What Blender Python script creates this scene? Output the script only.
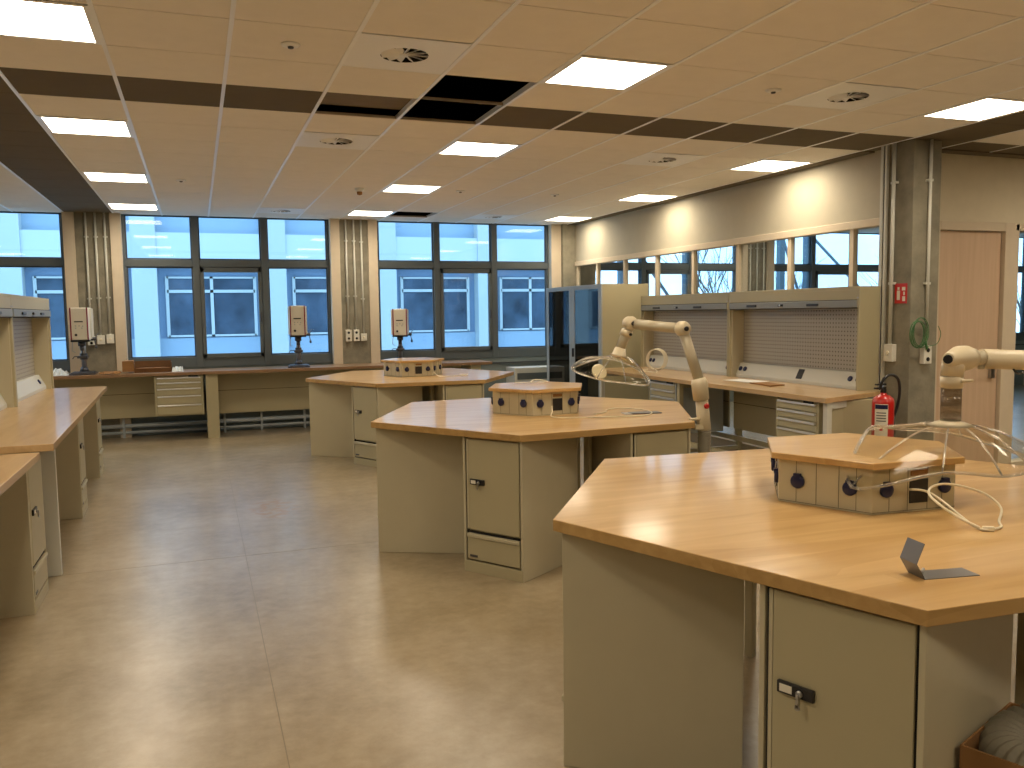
import bpy, bmesh, math, random
from mathutils import Vector, Matrix
PI = math.pi
random.seed(4)
for o in list(bpy.data.objects): bpy.data.objects.remove(o, do_unlink=True)
S = bpy.context.scene
COL = S.collection

# ------------------------------------------------------------------ camera
H = 1.63                       # eye height
CZ = H + 1.396                 # ceiling height
T = 0.906                      # worktop height
F_PX = 846.47
yaw, pitch, roll = [math.radians(a) for a in (20.3237, 4.8152, -0.75778)]
fw = Vector((math.sin(yaw)*math.cos(pitch), math.cos(yaw)*math.cos(pitch), -math.sin(pitch)))
rt0 = Vector((math.cos(yaw), -math.sin(yaw), 0)); up0 = rt0.cross(fw)
rt = math.cos(roll)*rt0 + math.sin(roll)*up0
up = -math.sin(roll)*rt0 + math.cos(roll)*up0
cam = bpy.data.cameras.new('camera'); co = bpy.data.objects.new('camera', cam); COL.objects.link(co)
cam.sensor_width = 36; cam.lens = F_PX/1024*36; cam.clip_start = .05; cam.clip_end = 300
co.matrix_world = Matrix(((rt.x, up.x, -fw.x, 0), (rt.y, up.y, -fw.y, 0), (rt.z, up.z, -fw.z, H), (0, 0, 0, 1)))
S.camera = co

# ------------------------------------------------------------------ exposure, sky, lamp levels
S.view_settings.view_transform = 'Standard'; S.view_settings.look = 'None'
S.view_settings.gamma = 1; S.view_settings.use_curve_mapping = False
S.view_settings.exposure = 0.7
LAMP_COL = (1.0, 0.85, 0.64, 1); LAMP_STR = 15.0
SKY_STR = 2.4
w = bpy.data.worlds.new('sky'); S.world = w; w.use_nodes = True
nt = w.node_tree; nt.nodes.clear()
wo = nt.nodes.new('ShaderNodeOutputWorld'); bg = nt.nodes.new('ShaderNodeBackground')
tc = nt.nodes.new('ShaderNodeTexCoord'); nz = nt.nodes.new('ShaderNodeTexNoise'); rp = nt.nodes.new('ShaderNodeValToRGB')
nz.inputs['Scale'].default_value = 3.0; nz.inputs['Detail'].default_value = 5
rp.color_ramp.elements[0].position = .35; rp.color_ramp.elements[0].color = (0.26, 0.53, .88, 1)
rp.color_ramp.elements[1].position = .68; rp.color_ramp.elements[1].color = (0.50, 0.78, 1.0, 1)
nt.links.new(tc.outputs['Generated'], nz.inputs['Vector']); nt.links.new(nz.outputs['Fac'], rp.inputs['Fac'])
nt.links.new(rp.outputs['Color'], bg.inputs['Color']); nt.links.new(bg.outputs['Background'], wo.inputs['Surface'])
bg.inputs['Strength'].default_value = SKY_STR

# ------------------------------------------------------------------ materials
MAT = {}
def mat(name, col, rough=.5, metal=0, spec=.5, var=0, vscale=8, stretch=(1, 1, 1), col2=None, bump=0, bscale=60, emit=None, coat=0):
    m = bpy.data.materials.new(name); m.use_nodes = True; n = m.node_tree; b = n.nodes['Principled BSDF']
    b.inputs['Base Color'].default_value = (*col, 1); b.inputs['Roughness'].default_value = rough
    b.inputs['Metallic'].default_value = metal; b.inputs['Specular IOR Level'].default_value = spec
    if coat: b.inputs['Coat Weight'].default_value = coat; b.inputs['Coat Roughness'].default_value = .08
    if var or col2 or bump:
        t = n.nodes.new('ShaderNodeTexCoord'); mp = n.nodes.new('ShaderNodeMapping'); mp.inputs['Scale'].default_value = stretch
        n.links.new(t.outputs['Object'], mp.inputs['Vector'])
    if var or col2:
        a = n.nodes.new('ShaderNodeTexNoise'); a.inputs['Scale'].default_value = vscale; a.inputs['Detail'].default_value = 6
        a.inputs['Roughness'].default_value = .6
        n.links.new(mp.outputs['Vector'], a.inputs['Vector'])
        r = n.nodes.new('ShaderNodeValToRGB'); r.color_ramp.elements[0].position = .3; r.color_ramp.elements[1].position = .7
        c2 = col2 or tuple(min(1, x*(1-var)) for x in col); c1 = col if col2 else tuple(min(1, x*(1+var)) for x in col)
        r.color_ramp.elements[0].color = (*c2, 1); r.color_ramp.elements[1].color = (*c1, 1)
        n.links.new(a.outputs['Fac'], r.inputs['Fac']); n.links.new(r.outputs['Color'], b.inputs['Base Color'])
    if bump:
        a2 = n.nodes.new('ShaderNodeTexNoise'); a2.inputs['Scale'].default_value = bscale
        n.links.new(mp.outputs['Vector'], a2.inputs['Vector'])
        bp = n.nodes.new('ShaderNodeBump'); bp.inputs['Strength'].default_value = bump; bp.inputs['Distance'].default_value = .01
        n.links.new(a2.outputs['Fac'], bp.inputs['Height']); n.links.new(bp.outputs['Normal'], b.inputs['Normal'])
    if emit: b.inputs['Emission Color'].default_value = (*emit[0], 1); b.inputs['Emission Strength'].default_value = emit[1]
    MAT[name] = m; return m

def mix_color(n, fac, a, b, link_fac=None):
    mx = n.nodes.new('ShaderNodeMix'); mx.data_type = 'RGBA'
    mx.inputs[6].default_value = (*a, 1) if a else (0, 0, 0, 1); mx.inputs[7].default_value = (*b, 1) if b else (0, 0, 0, 1)
    if link_fac: n.links.new(link_fac, mx.inputs[0])
    else: mx.inputs[0].default_value = fac
    return mx

mat('paint_beige', (.46, .42, .32), .75, var=.03, bump=.05, bscale=120)
mat('paint_pilaster', (.62, .53, .40), .7, var=.03)
mat('concrete', (.24, .22, .165), .8, var=.25, vscale=5, bump=.25, bscale=40)
mat('ceiling_joint', (.40, .35, .28), .8)
mat('ceiling_tile', (.85, .815, .77), .9, var=.02, bump=.1, bscale=300)
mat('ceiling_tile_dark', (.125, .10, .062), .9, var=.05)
mat('grid_metal', (.92, .94, .98), .3, spec=.8)
mat('diffuser_white', (.88, .90, .93), .45)
mat('plenum_black', (.006, .005, .004), .9)
mat('plenum_board', (.16, .12, .07), .8, var=.1)
mat('frame_grey', (.10, .12, .13), .4, var=.03)
mat('frame_grey_dark', (.05, .06, .07), .4)
mat('spandrel_grey', (.21, .25, .25), .5)
mat('metal_cab', (.43, .385, .245), .45, var=.02, vscale=3)
mat('metal_cab_light', (.51, .465, .325), .42, var=.02)
mat('metal_cab_cool', (.36, .40, .42), .38)
mat('metal_pale', (.62, .62, .56), .4)
mat('alu', (.72, .73, .74), .3, metal=.6)
mat('steel', (.45, .45, .45), .3, metal=1)
mat('steel_dark', (.10, .10, .11), .4, metal=.7)
mat('black_plastic', (.012, .012, .014), .35)
mat('black_gap', (.01, .009, .007), .8)
mat('blue_plastic', (.004, .008, .06), .35)
mat('white_plastic', (.74, .72, .64), .4)
mat('cream_plastic', (.80, .74, .58), .4)
mat('arm_cream', (.62, .54, .38), .35)
mat('arm_tube', (.50, .45, .33), .35)
mat('red_paint', (.50, .012, .008), .3, coat=.5)
mat('sign_red', (.55, .02, .015), .4)
mat('label_white', (.75, .72, .62), .5)
mat('cardboard', (.27, .135, .045), .85, var=.1)
mat('cardboard_dark', (.15, .07, .025), .85, var=.1)
mat('paper', (.75, .74, .70), .7)
mat('film', (.72, .80, .86), .25)
mat('green_wire', (.05, .16, .05), .5)
mat('duct_grey', (.22, .20, .15), .6, var=.1, vscale=60)
mat('facade_white', (.46, .50, .50), .6, var=.02)
mat('facade_blue', (.17, .25, .36), .6, var=.03)
mat('facade_band', (.50, .55, .56), .6)
mat('facade_panel', (.28, .37, .46), .6)
mat('facade_glass', (.06, .09, .13), .12, spec=.6, var=.5, vscale=1.2)
mat('bark', (.10, .09, .075), .9, var=.2)
mat('ground_pale_bounce', (.42, .43, .40), .95, var=.3, vscale=2)  # pale concrete courtyard tone, set bright to bounce daylight up to the ceiling
mat('galv_steel', (.14, .19, .23), .4, metal=.3)
mat('drill_white', (.70, .66, .56), .4)
mat('drill_red', (.22, .015, .03), .4)
mat('tinted_glass_dark', (.012, .016, .022), .05, spec=.9)
mat('interior_dark', (.05, .045, .035), .8)
mat('shutter_grey', (.25, .26, .25), .4)
mat('floor_seam', (.19, .15, .085), .5)
mat('panel_line', (.17, .155, .11), .6)
mat('paint_beige_lit', (.68, .61, .46), .75, var=.03)  # beige wall paint lightened to stand in for light the door wall lacks
mat('bracket_steel', (.20, .20, .21), .4, metal=.6)

# floor: mottled brown linoleum with a worn lighter patch
def floor_mat():
    m = bpy.data.materials.new('floor_linoleum'); m.use_nodes = True; n = m.node_tree; b = n.nodes['Principled BSDF']
    t = n.nodes.new('ShaderNodeTexCoord')
    a = n.nodes.new('ShaderNodeTexNoise'); a.inputs['Scale'].default_value = 1.1; a.inputs['Detail'].default_value = 9; a.inputs['Roughness'].default_value = .62
    a2 = n.nodes.new('ShaderNodeTexNoise'); a2.inputs['Scale'].default_value = 9; a2.inputs['Detail'].default_value = 8; a2.inputs['Roughness'].default_value = .7
    for q in (a, a2): n.links.new(t.outputs['Object'], q.inputs['Vector'])
    ad = n.nodes.new('ShaderNodeMath'); ad.operation = 'MULTIPLY_ADD'; ad.inputs[1].default_value = .45
    n.links.new(a2.outputs['Fac'], ad.inputs[0]); 
    m2 = n.nodes.new('ShaderNodeMath'); m2.operation = 'MULTIPLY'; m2.inputs[1].default_value = .6
    n.links.new(a.outputs['Fac'], m2.inputs[0]); n.links.new(m2.outputs[0], ad.inputs[2])
    r = n.nodes.new('ShaderNodeValToRGB')
    r.color_ramp.elements[0].position = .39; r.color_ramp.elements[0].color = (.245, .185, .10, 1)
    r.color_ramp.elements[1].position = .66; r.color_ramp.elements[1].color = (.43, .35, .23, 1)
    n.links.new(ad.outputs[0], r.inputs['Fac'])
    # worn orange-brown scuff, about half a metre across
    sc_ = n.nodes.new('ShaderNodeVectorMath'); sc_.operation = 'SUBTRACT'; sc_.inputs[1].default_value = (.55, 7.35, 0)
    n.links.new(t.outputs['Object'], sc_.inputs[0])
    sm = n.nodes.new('ShaderNodeVectorMath'); sm.operation = 'MULTIPLY'; sm.inputs[1].default_value = (4.2, 2.2, 1); n.links.new(sc_.outputs[0], sm.inputs[0])
    ln = n.nodes.new('ShaderNodeVectorMath'); ln.operation = 'LENGTH'; n.links.new(sm.outputs[0], ln.inputs[0])
    mr = n.nodes.new('ShaderNodeMapRange'); mr.inputs['From Min'].default_value = 1.0; mr.inputs['From Max'].default_value = .6; n.links.new(ln.outputs['Value'], mr.inputs['Value'])
    a3 = n.nodes.new('ShaderNodeTexNoise'); a3.inputs['Scale'].default_value = 14; n.links.new(t.outputs['Object'], a3.inputs['Vector'])
    gt = n.nodes.new('ShaderNodeMapRange'); gt.inputs['From Min'].default_value = .46; gt.inputs['From Max'].default_value = .6; n.links.new(a3.outputs['Fac'], gt.inputs['Value'])
    mu = n.nodes.new('ShaderNodeMath'); mu.operation = 'MULTIPLY'; n.links.new(mr.outputs[0], mu.inputs[0]); n.links.new(gt.outputs[0], mu.inputs[1])
    mx = mix_color(n, 0, None, (.38, .23, .10), mu.outputs[0]); n.links.new(r.outputs['Color'], mx.inputs[6])
    n.links.new(mx.outputs[2], b.inputs['Base Color'])
    rr = n.nodes.new('ShaderNodeMapRange'); rr.inputs['To Min'].default_value = .36; rr.inputs['To Max'].default_value = .44
    b.inputs['Coat Weight'].default_value = 1.0; b.inputs['Coat Roughness'].default_value = .27; b.inputs['Coat IOR'].default_value = 1.5
    n.links.new(a2.outputs['Fac'], rr.inputs['Value']); n.links.new(rr.outputs['Result'], b.inputs['Roughness'])
    b.inputs['Specular IOR Level'].default_value = .4
    bp = n.nodes.new('ShaderNodeBump'); bp.inputs['Strength'].default_value = .02; bp.inputs['Distance'].default_value = .01
    n.links.new(a2.outputs['Fac'], bp.inputs['Height']); n.links.new(bp.outputs['Normal'], b.inputs['Normal'])
    MAT['floor'] = m
floor_mat()

def wood_mat(name, c_dark, c_light, rough, ang=0.0, sc=1.0, coat=.0, scl=None):
    m = bpy.data.materials.new(name); m.use_nodes = True; n = m.node_tree; b = n.nodes['Principled BSDF']
    t = n.nodes.new('ShaderNodeTexCoord'); mp = n.nodes.new('ShaderNodeMapping')
    mp.inputs['Scale'].default_value = scl or (1.0*sc, 14*sc, 14*sc); mp.inputs['Rotation'].default_value = (0, 0, ang)
    n.links.new(t.outputs['Object'], mp.inputs['Vector'])
    a = n.nodes.new('ShaderNodeTexNoise'); a.inputs['Scale'].default_value = 1.6; a.inputs['Detail'].default_value = 7; a.inputs['Distortion'].default_value = .5
    n.links.new(mp.outputs['Vector'], a.inputs['Vector'])
    # staves: bands of slightly different tone
    sx = n.nodes.new('ShaderNodeVectorMath'); sx.operation = 'MULTIPLY'; sx.inputs[1].default_value = (.9, .9, .9)
    n.links.new(mp.outputs['Vector'], sx.inputs[0])
    v = n.nodes.new('ShaderNodeTexVoronoi'); v.inputs['Scale'].default_value = 1.0
    n.links.new(sx.outputs[0], v.inputs['Vector'])
    sp = n.nodes.new('ShaderNodeSeparateColor'); n.links.new(v.outputs['Color'], sp.inputs[0])
    ad = n.nodes.new('ShaderNodeMath'); ad.operation = 'MULTIPLY_ADD'; ad.inputs[1].default_value = .22
    n.links.new(sp.outputs[0], ad.inputs[0]); n.links.new(a.outputs['Fac'], ad.inputs[2])
    r = n.nodes.new('ShaderNodeValToRGB'); r.color_ramp.elements[0].position = .35; r.color_ramp.elements[1].position = .85
    r.color_ramp.elements[0].color = (*c_dark, 1); r.color_ramp.elements[1].color = (*c_light, 1)
    n.links.new(ad.outputs[0], r.inputs['Fac']); n.links.new(r.outputs['Color'], b.inputs['Base Color'])
    b.inputs['Roughness'].default_value = rough; b.inputs['Specular IOR Level'].default_value = .5
    if coat: b.inputs['Coat Weight'].default_value = coat; b.inputs['Coat Roughness'].default_value = .11
    bp = n.nodes.new('ShaderNodeBump'); bp.inputs['Strength'].default_value = .05; bp.inputs['Distance'].default_value = .004
    n.links.new(a.outputs['Fac'], bp.inputs['Height']); n.links.new(bp.outputs['Normal'], b.inputs['Normal'])
    MAT[name] = m
wood_mat('beech', (.50, .295, .10), (.66, .43, .18), .40, coat=.5, scl=(1.0, 9, 9))
wood_mat('beech_edge', (.40, .24, .08), (.52, .33, .13), .35)
wood_mat('beech_pale', (.46, .29, .13), (.60, .41, .21), .35, coat=.5, scl=(9, 1, 9))
wood_mat('bench_back_wood', (.24, .14, .07), (.33, .20, .11), .3)
wood_mat('door_wood', (.56, .40, .27), (.64, .47, .33), .5, scl=(14, 14, .7))

def pegboard():
    m = bpy.data.materials.new('pegboard'); m.use_nodes = True; n = m.node_tree; b = n.nodes['Principled BSDF']
    t = n.nodes.new('ShaderNodeTexCoord'); sp = n.nodes.new('ShaderNodeSeparateXYZ'); n.links.new(t.outputs['Object'], sp.inputs[0])
    outs = []
    for ax in ('X', 'Z'):
        k = n.nodes.new('ShaderNodeMath'); k.operation = 'MULTIPLY'; k.inputs[1].default_value = 1/.038
        n.links.new(sp.outputs[ax], k.inputs[0])
        fr = n.nodes.new('ShaderNodeMath'); fr.operation = 'FRACT'; n.links.new(k.outputs[0], fr.inputs[0])
        su = n.nodes.new('ShaderNodeMath'); su.operation = 'SUBTRACT'; su.inputs[1].default_value = .5; n.links.new(fr.outputs[0], su.inputs[0])
        ab = n.nodes.new('ShaderNodeMath'); ab.operation = 'ABSOLUTE'; n.links.new(su.outputs[0], ab.inputs[0]); outs.append(ab)
    mx = n.nodes.new('ShaderNodeMath'); mx.operation = 'MAXIMUM'; n.links.new(outs[0].outputs[0], mx.inputs[0]); n.links.new(outs[1].outputs[0], mx.inputs[1])
    lt = n.nodes.new('ShaderNodeMath'); lt.operation = 'LESS_THAN'; lt.inputs[1].default_value = .16; n.links.new(mx.outputs[0], lt.inputs[0])
    mc = mix_color(n, 0, (.40, .38, .33), (.08, .07, .055), lt.outputs[0])
    n.links.new(mc.outputs[2], b.inputs['Base Color']); b.inputs['Roughness'].default_value = .5
    MAT['pegboard'] = m
pegboard()

def thin_glass(name, tint, refl, rough=0.0):
    m = bpy.data.materials.new(name); m.use_nodes = True; n = m.node_tree; n.nodes.clear()
    o = n.nodes.new('ShaderNodeOutputMaterial'); tr = n.nodes.new('ShaderNodeBsdfTransparent'); gl = n.nodes.new('ShaderNodeBsdfGlossy')
    mx = n.nodes.new('ShaderNodeMixShader'); tr.inputs['Color'].default_value = (*tint, 1); gl.inputs['Roughness'].default_value = rough
    lw = n.nodes.new('ShaderNodeLayerWeight'); lw.inputs['Blend'].default_value = .25
    ml = n.nodes.new('ShaderNodeMath'); ml.operation = 'MULTIPLY_ADD'; ml.inputs[1].default_value = refl[1]; ml.inputs[2].default_value = refl[0]
    pw = n.nodes.new('ShaderNodeMath'); pw.operation = 'POWER'; pw.inputs[1].default_value = 2.5
    n.links.new(lw.outputs['Facing'], pw.inputs[0]); n.links.new(pw.outputs[0], ml.inputs[0]); n.links.new(ml.outputs[0], mx.inputs[0])
    n.links.new(tr.outputs[0], mx.inputs[1]); n.links.new(gl.outputs[0], mx.inputs[2]); n.links.new(mx.outputs[0], o.inputs['Surface'])
    MAT[name] = m
thin_glass('window_glass', (.93, .97, 1.0), (.03, .12))
thin_glass('partition_glass', (.92, .94, .94), (.05, .15))
thin_glass('hood_clear', (.95, .94, .90), (.006, .60), .07)
thin_glass('tube_clear', (.55, .53, .48), (.08, .4), .05)
thin_glass('cupboard_glass', (.10, .11, .13), (.16, .35), .03)

def lamp_mat():
    m = bpy.data.materials.new('lamp_panel'); m.use_nodes = True; n = m.node_tree; n.nodes.clear()
    o = n.nodes.new('ShaderNodeOutputMaterial'); e = n.nodes.new('ShaderNodeEmission')
    e.inputs['Color'].default_value = LAMP_COL; e.inputs['Strength'].default_value = LAMP_STR
    # microprismatic cover: more light straight down than sideways
    g = n.nodes.new('ShaderNodeNewGeometry'); d = n.nodes.new('ShaderNodeVectorMath'); d.operation = 'DOT_PRODUCT'
    n.links.new(g.outputs['Normal'], d.inputs[0]); n.links.new(g.outputs['Incoming'], d.inputs[1])
    ab = n.nodes.new('ShaderNodeMath'); ab.operation = 'ABSOLUTE'; n.links.new(d.outputs['Value'], ab.inputs[0])
    ma = n.nodes.new('ShaderNodeMath'); ma.operation = 'MULTIPLY_ADD'; ma.inputs[1].default_value = .9*LAMP_STR; ma.inputs[2].default_value = .38*LAMP_STR
    n.links.new(ab.outputs[0], ma.inputs[0]); n.links.new(ma.outputs[0], e.inputs['Strength'])
    n.links.new(e.outputs[0], o.inputs['Surface']); MAT['lamp_panel'] = m
lamp_mat()

# ------------------------------------------------------------------ builders
class MB:
    def __init__(s): s.bm = bmesh.new(); s.mats = []; s.cur = 0
    def use(s, m):
        if m not in s.mats: s.mats.append(m)
        s.cur = s.mats.index(m); return s
    def _f(s, vs):
        try:
            f = s.bm.faces.new(vs); f.material_index = s.cur; return f
        except ValueError: return None
    def box(s, x0, x1, y0, y1, z0, z1, M=None):
        c = [Vector((x, y, z)) for z in (z0, z1) for y in (y0, y1) for x in (x0, x1)]
        if M: c = [M @ v for v in c]
        v = [s.bm.verts.new(p) for p in c]
        for q in ((0, 2, 3, 1), (4, 5, 7, 6), (0, 1, 5, 4), (1, 3, 7, 5), (3, 2, 6, 7), (2, 0, 4, 6)): s._f([v[i] for i in q])
        return s
    def prism(s, poly, z0, z1, M=None):
        a = [Vector((x, y, z0)) for x, y in poly]; b = [Vector((x, y, z1)) for x, y in poly]
        if M: a = [M @ p for p in a]; b = [M @ p for p in b]
        a = [s.bm.verts.new(p) for p in a]; b = [s.bm.verts.new(p) for p in b]; n = len(poly)
        s._f(a[::-1]); s._f(b)
        for i in range(n): s._f([a[i], a[(i+1) % n], b[(i+1) % n], b[i]])
        return s
    def quad(s, pts): s._f([s.bm.verts.new(Vector(p)) for p in pts]); return s
    def tube(s, pts, r, seg=10, closed=False, cap=True):
        pts = [Vector(p) for p in pts]; n = len(pts); rs = r if isinstance(r, (list, tuple)) else [r]*n
        rings = []; nrm = None
        for i, p in enumerate(pts):
            if closed: d = pts[(i+1) % n]-pts[i-1]
            else: d = pts[min(i+1, n-1)]-pts[max(i-1, 0)]
            if d.length < 1e-9: d = Vector((0, 0, 1))
            d.normalize()
            if nrm is None:
                nrm = d.orthogonal().normalized()
            else:
                nrm = (nrm-d*nrm.dot(d))
                nrm = nrm.normalized() if nrm.length > 1e-6 else d.orthogonal().normalized()
            bn = d.cross(nrm)
            rings.append([s.bm.verts.new(p+rs[i]*(math.cos(2*PI*k/seg)*nrm+math.sin(2*PI*k/seg)*bn)) for k in range(seg)])
        m = n if closed else n-1
        for i in range(m):
            A, B = rings[i], rings[(i+1) % n]
            for k in range(seg):
                f = s._f([A[k], A[(k+1) % seg], B[(k+1) % seg], B[k]])
                if f: f.smooth = True
        if cap and not closed: s._f(rings[0][::-1]); s._f(rings[-1])
        return s
    def lathe(s, prof, c=(0, 0, 0), seg=24, axis='Z', M=None, sx=1, sy=1):
        rings = []
        for r, z in prof:
            ring = []
            for k in range(seg):
                a = 2*PI*k/seg; p = Vector((sx*max(r, 1e-4)*math.cos(a), sy*max(r, 1e-4)*math.sin(a), z))
                if axis == 'Y': p = Vector((p.x, -p.z, p.y))     # profile axis points to -y
                if axis == 'X': p = Vector((p.z, p.x, p.y))
                p += Vector(c)
                if M: p = M @ p
                ring.append(s.bm.verts.new(p))
            rings.append(ring)
        for i in range(len(rings)-1):
            A, B = rings[i], rings[i+1]
            for k in range(seg):
                f = s._f([A[k], A[(k+1) % seg], B[(k+1) % seg], B[k]])
                if f: f.smooth = True
        s._f(rings[0][::-1]); s._f(rings[-1]); return s
    def build(s, name, material=None, parent=None, bevel=0, smooth=False, solid=0):
        me = bpy.data.meshes.new(name)
        bmesh.ops.recalc_face_normals(s.bm, faces=s.bm.faces)
        if smooth:
            for f in s.bm.faces: f.smooth = True
        s.bm.to_mesh(me); s.bm.free()
        for m in (s.mats or [material]): me.materials.append(MAT[m])
        o = bpy.data.objects.new(name, me); COL.objects.link(o)
        if parent: o.parent = parent
        if bevel:
            b = o.modifiers.new('bevel', 'BEVEL'); b.width = bevel; b.segments = 2; b.limit_method = 'ANGLE'; b.angle_limit = .7
        if solid:
            b = o.modifiers.new('solid', 'SOLIDIFY'); b.thickness = solid; b.offset = 0
        return o

def tag(o, label=None, cat=None, group=None, kind=None):
    if label: o['label'] = label
    if cat: o['category'] = cat
    if group: o['group'] = group
    if kind: o['kind'] = kind
    return o
def empty(name, loc=(0, 0, 0), rz=0, label=None, cat=None, group=None, kind=None):
    o = bpy.data.objects.new(name, None); COL.objects.link(o); o.location = loc; o.rotation_euler = (0, 0, rz)
    o.empty_display_size = .1
    return tag(o, label, cat, group, kind)
def copy_tree(o, parent=None):
    c = o.copy(); COL.objects.link(c); c.parent = parent
    for ch in [k for k in bpy.data.objects if k.parent == o]: copy_tree(ch, c)
    return c
def place(o, loc, rz=0, label=None, group=None):
    o.location = loc; o.rotation_euler = (0, 0, rz)
    if label: o['label'] = label
    if group: o['group'] = group
    return o
def struct(o): o['kind'] = 'structure'; return o
def bez(pts, n=8, closed=False):
    """Catmull-Rom through points"""
    P = [Vector(p) for p in pts]; out = []; m = len(P)
    for i in range(m if closed else m-1):
        p0 = P[(i-1) % m] if closed or i > 0 else P[0]; p1 = P[i]; p2 = P[(i+1) % m]
        p3 = P[(i+2) % m] if closed or i+2 < m else P[-1]
        for k in range(n):
            t = k/n
            out.append(.5*((2*p1)+(-p0+p2)*t+(2*p0-5*p1+4*p2-p3)*t*t+(-p0+3*p1-3*p2+p3)*t**3))
    if not closed: out.append(P[-1])
    return out

XW = 5.75        # inner face of the glazed partition on the right
YW = 12.70       # window wall
XL, XR, YB = -7.2, 24.0, -4.2

# ------------------------------------------------------------------ room shell
struct(MB().box(XL, XR, YB, YW+.15, -.2, 0).build('floor', 'floor'))
m = MB()
m.box(.246, .250, -4, 11.9, .0, .0006)
m.box(-1.5, 5.0, 5.948, 5.952, 0, .0006)
struct(m.build('trim_1', 'floor_seam'))
# worn scratch marks on the floor
# ceiling tiles
gx = [-.986+.6*i for i in range(-10, 42)]; gy = [.113+.6*k for k in range(-7, 21)] + [12.713]
lamps = {(x, y) for x in (-3.986, -.986, 2.014, 5.014) for y in (-.487, 1.913, 4.313, 6.713, 9.113, 11.513)}
lamps |= {(7.414, -.487), (7.414, 1.913), (7.414, 4.313), (9.814, 1.913), (9.814, 4.313), (8.014, 6.713), (8.014, 9.113), (8.014, 11.513), (11.014, 6.713), (11.014, 9.113)}  # outer right columns are added out of view to brighten the door wall
vents = [(.814, 4.313), (3.814, 4.313), (.814, 6.713), (3.814, 6.713), (.814, 11.513), (3.814, 11.513), (.814, 1.913)]
holes = [(1.414, 4.913), (1.414, 5.513), (.814, 5.513), (2.614, 11.513)]
key = lambda x, y: (round(x, 2), round(y, 2))
skip = {key(*p) for p in list(lamps)+vents+holes}
m = MB()
for x in gx:
    for y in gy[:-1]:
        if key(x, y) in skip: continue
        band = abs(y-5.513) < .01 or abs(x+1.586) < .01 or (abs(x-5.614) < .01)
        m.use('ceiling_tile_dark' if band else 'ceiling_tile')
        a = .0035
        m.box(x+a, x+.6-a, y+a, min(y+.6, YW)-a, CZ, CZ+.012)
struct(m.build('ceiling'))
m = MB().use('plenum_black')
m.box(XL, XR, YB, YW+.1, CZ+.55, CZ+.6)
m.box(XL, XR, YW, YW+.05, CZ+.02, CZ+.6).box(XL, XR, YB-.05, YB, CZ, CZ+.6).box(XL-.05, XL, YB, YW, CZ, CZ+.6).box(XR, XR+.05, YB, YW, CZ, CZ+.6)
struct(m.build('ceiling_void'))
m = MB().use('grid_metal')
for x in gx: m.box(x-.011, x+.011, YB, YW, CZ-.004, CZ+.03)
struct(m.build('trim_2'))
m = MB().use('ceiling_joint')
for y in gy: m.box(XL, XR, y-.005, y+.005, CZ+.003, CZ+.02)
struct(m.build('trim_3'))
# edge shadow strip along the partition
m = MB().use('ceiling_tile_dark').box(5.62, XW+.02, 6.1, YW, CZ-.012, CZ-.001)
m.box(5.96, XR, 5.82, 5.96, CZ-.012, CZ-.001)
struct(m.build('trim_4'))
# boards seen through missing tiles
m = MB().use('plenum_board'); m.box(.83, 1.43, 5.53, 5.95, CZ+.03, CZ+.045)
tag(m.build('ceiling_board'), 'loose brown board lying above the gap left by missing ceiling tiles', 'board')

# outer shell walls
struct(MB().box(XL-.15, XL, YB, YW, 0, CZ).build('wall_left', 'paint_beige'))
struct(MB().box(XL, XR, YB-.15, YB, 0, CZ).build('wall_front', 'paint_beige'))
struct(MB().box(XR, XR+.15, YB, YW, 0, CZ).build('wall_far_right', 'paint_beige'))

# ------------------------------------------------------------------ window wall bays and pillars
BAYS = [(-4.44, -1.60), (-.90, 1.87), (2.56, 5.36), (6.15, 8.96), (9.66, 12.48), (13.2, 16.0), (16.75, 19.55), (20.3, 23.1)]
def window_bay(x0, x1, idx):
    w = empty('window_%d' % idx, (x0, YW, 0)); struct(w); L = x1-x0
    z0, zt0, zt1, z1 = .98, 2.325, 2.425, CZ+.03
    c1, c2 = L/3, 2*L/3
    f = MB().use('frame_grey')
    f.box(0, .035, 0, .10, .92, z1).box(L-.035, L, 0, .10, .92, z1)
    for c in (c1, c2): f.box(c-.045, c+.045, -.02, .10, .92, z1)
    f.box(0, L, -.005, .10, zt0, zt1).box(0, L, 0, .10, z1-.03, z1)
    f.box(0, L, -.012, .10, .92, 1.07)
    f.build('window_frame', None, w, bevel=.004)
    s = MB().use('frame_grey_dark')       # seals
    for a, b in ((.035, c1-.045), (c1+.045, c2-.045), (c2+.045, L-.035)):
        for za, zb in ((1.07, zt0), (zt1, z1-.03)):
            s.box(a, a+.018, .02, .05, za, zb).box(b-.018, b, .02, .05, za, zb).box(a, b, .02, .05, za, za+.018).box(a, b, .02, .05, zb-.018, zb)
    s.build('seal', None, w)
    m = MB().use('frame_grey')            # opening sash in the middle field
    a, b = c1+.05, c2-.05
    m.box(a, a+.05, -.03, .03, 1.05, zt0-.01).box(b-.05, b, -.03, .03, 1.05, zt0-.01).box(a, b, -.03, .03, 1.05, 1.11).box(a, b, -.03, .03, zt0-.075, zt0-.01)
    sa = m.build('window_sash', None, w, bevel=.004)
    MB().use('steel_dark').box(b-.04, b-.015, -.055, -.03, 1.55, 1.68).build('window_handle', None, sa, bevel=.004)
    for a, b in ((.035, c1-.045), (c1+.045, c2-.045), (c2+.045, L-.035)):
        for za, zb in ((1.07, zt0), (zt1, z1-.03)):
            MB().box(a, b, .04, .046, za, zb).build('pane', 'window_glass', w)
    MB().box(0, L, .0, .09, 0, .92).build('spandrel', 'spandrel_grey', w)
    MB().box(0, L, -.02, .0, .83, .85).build('sill_line', 'frame_grey_dark', w)
    return w
for i, (a, b) in enumerate(BAYS): window_bay(a, b, i+1)
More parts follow.
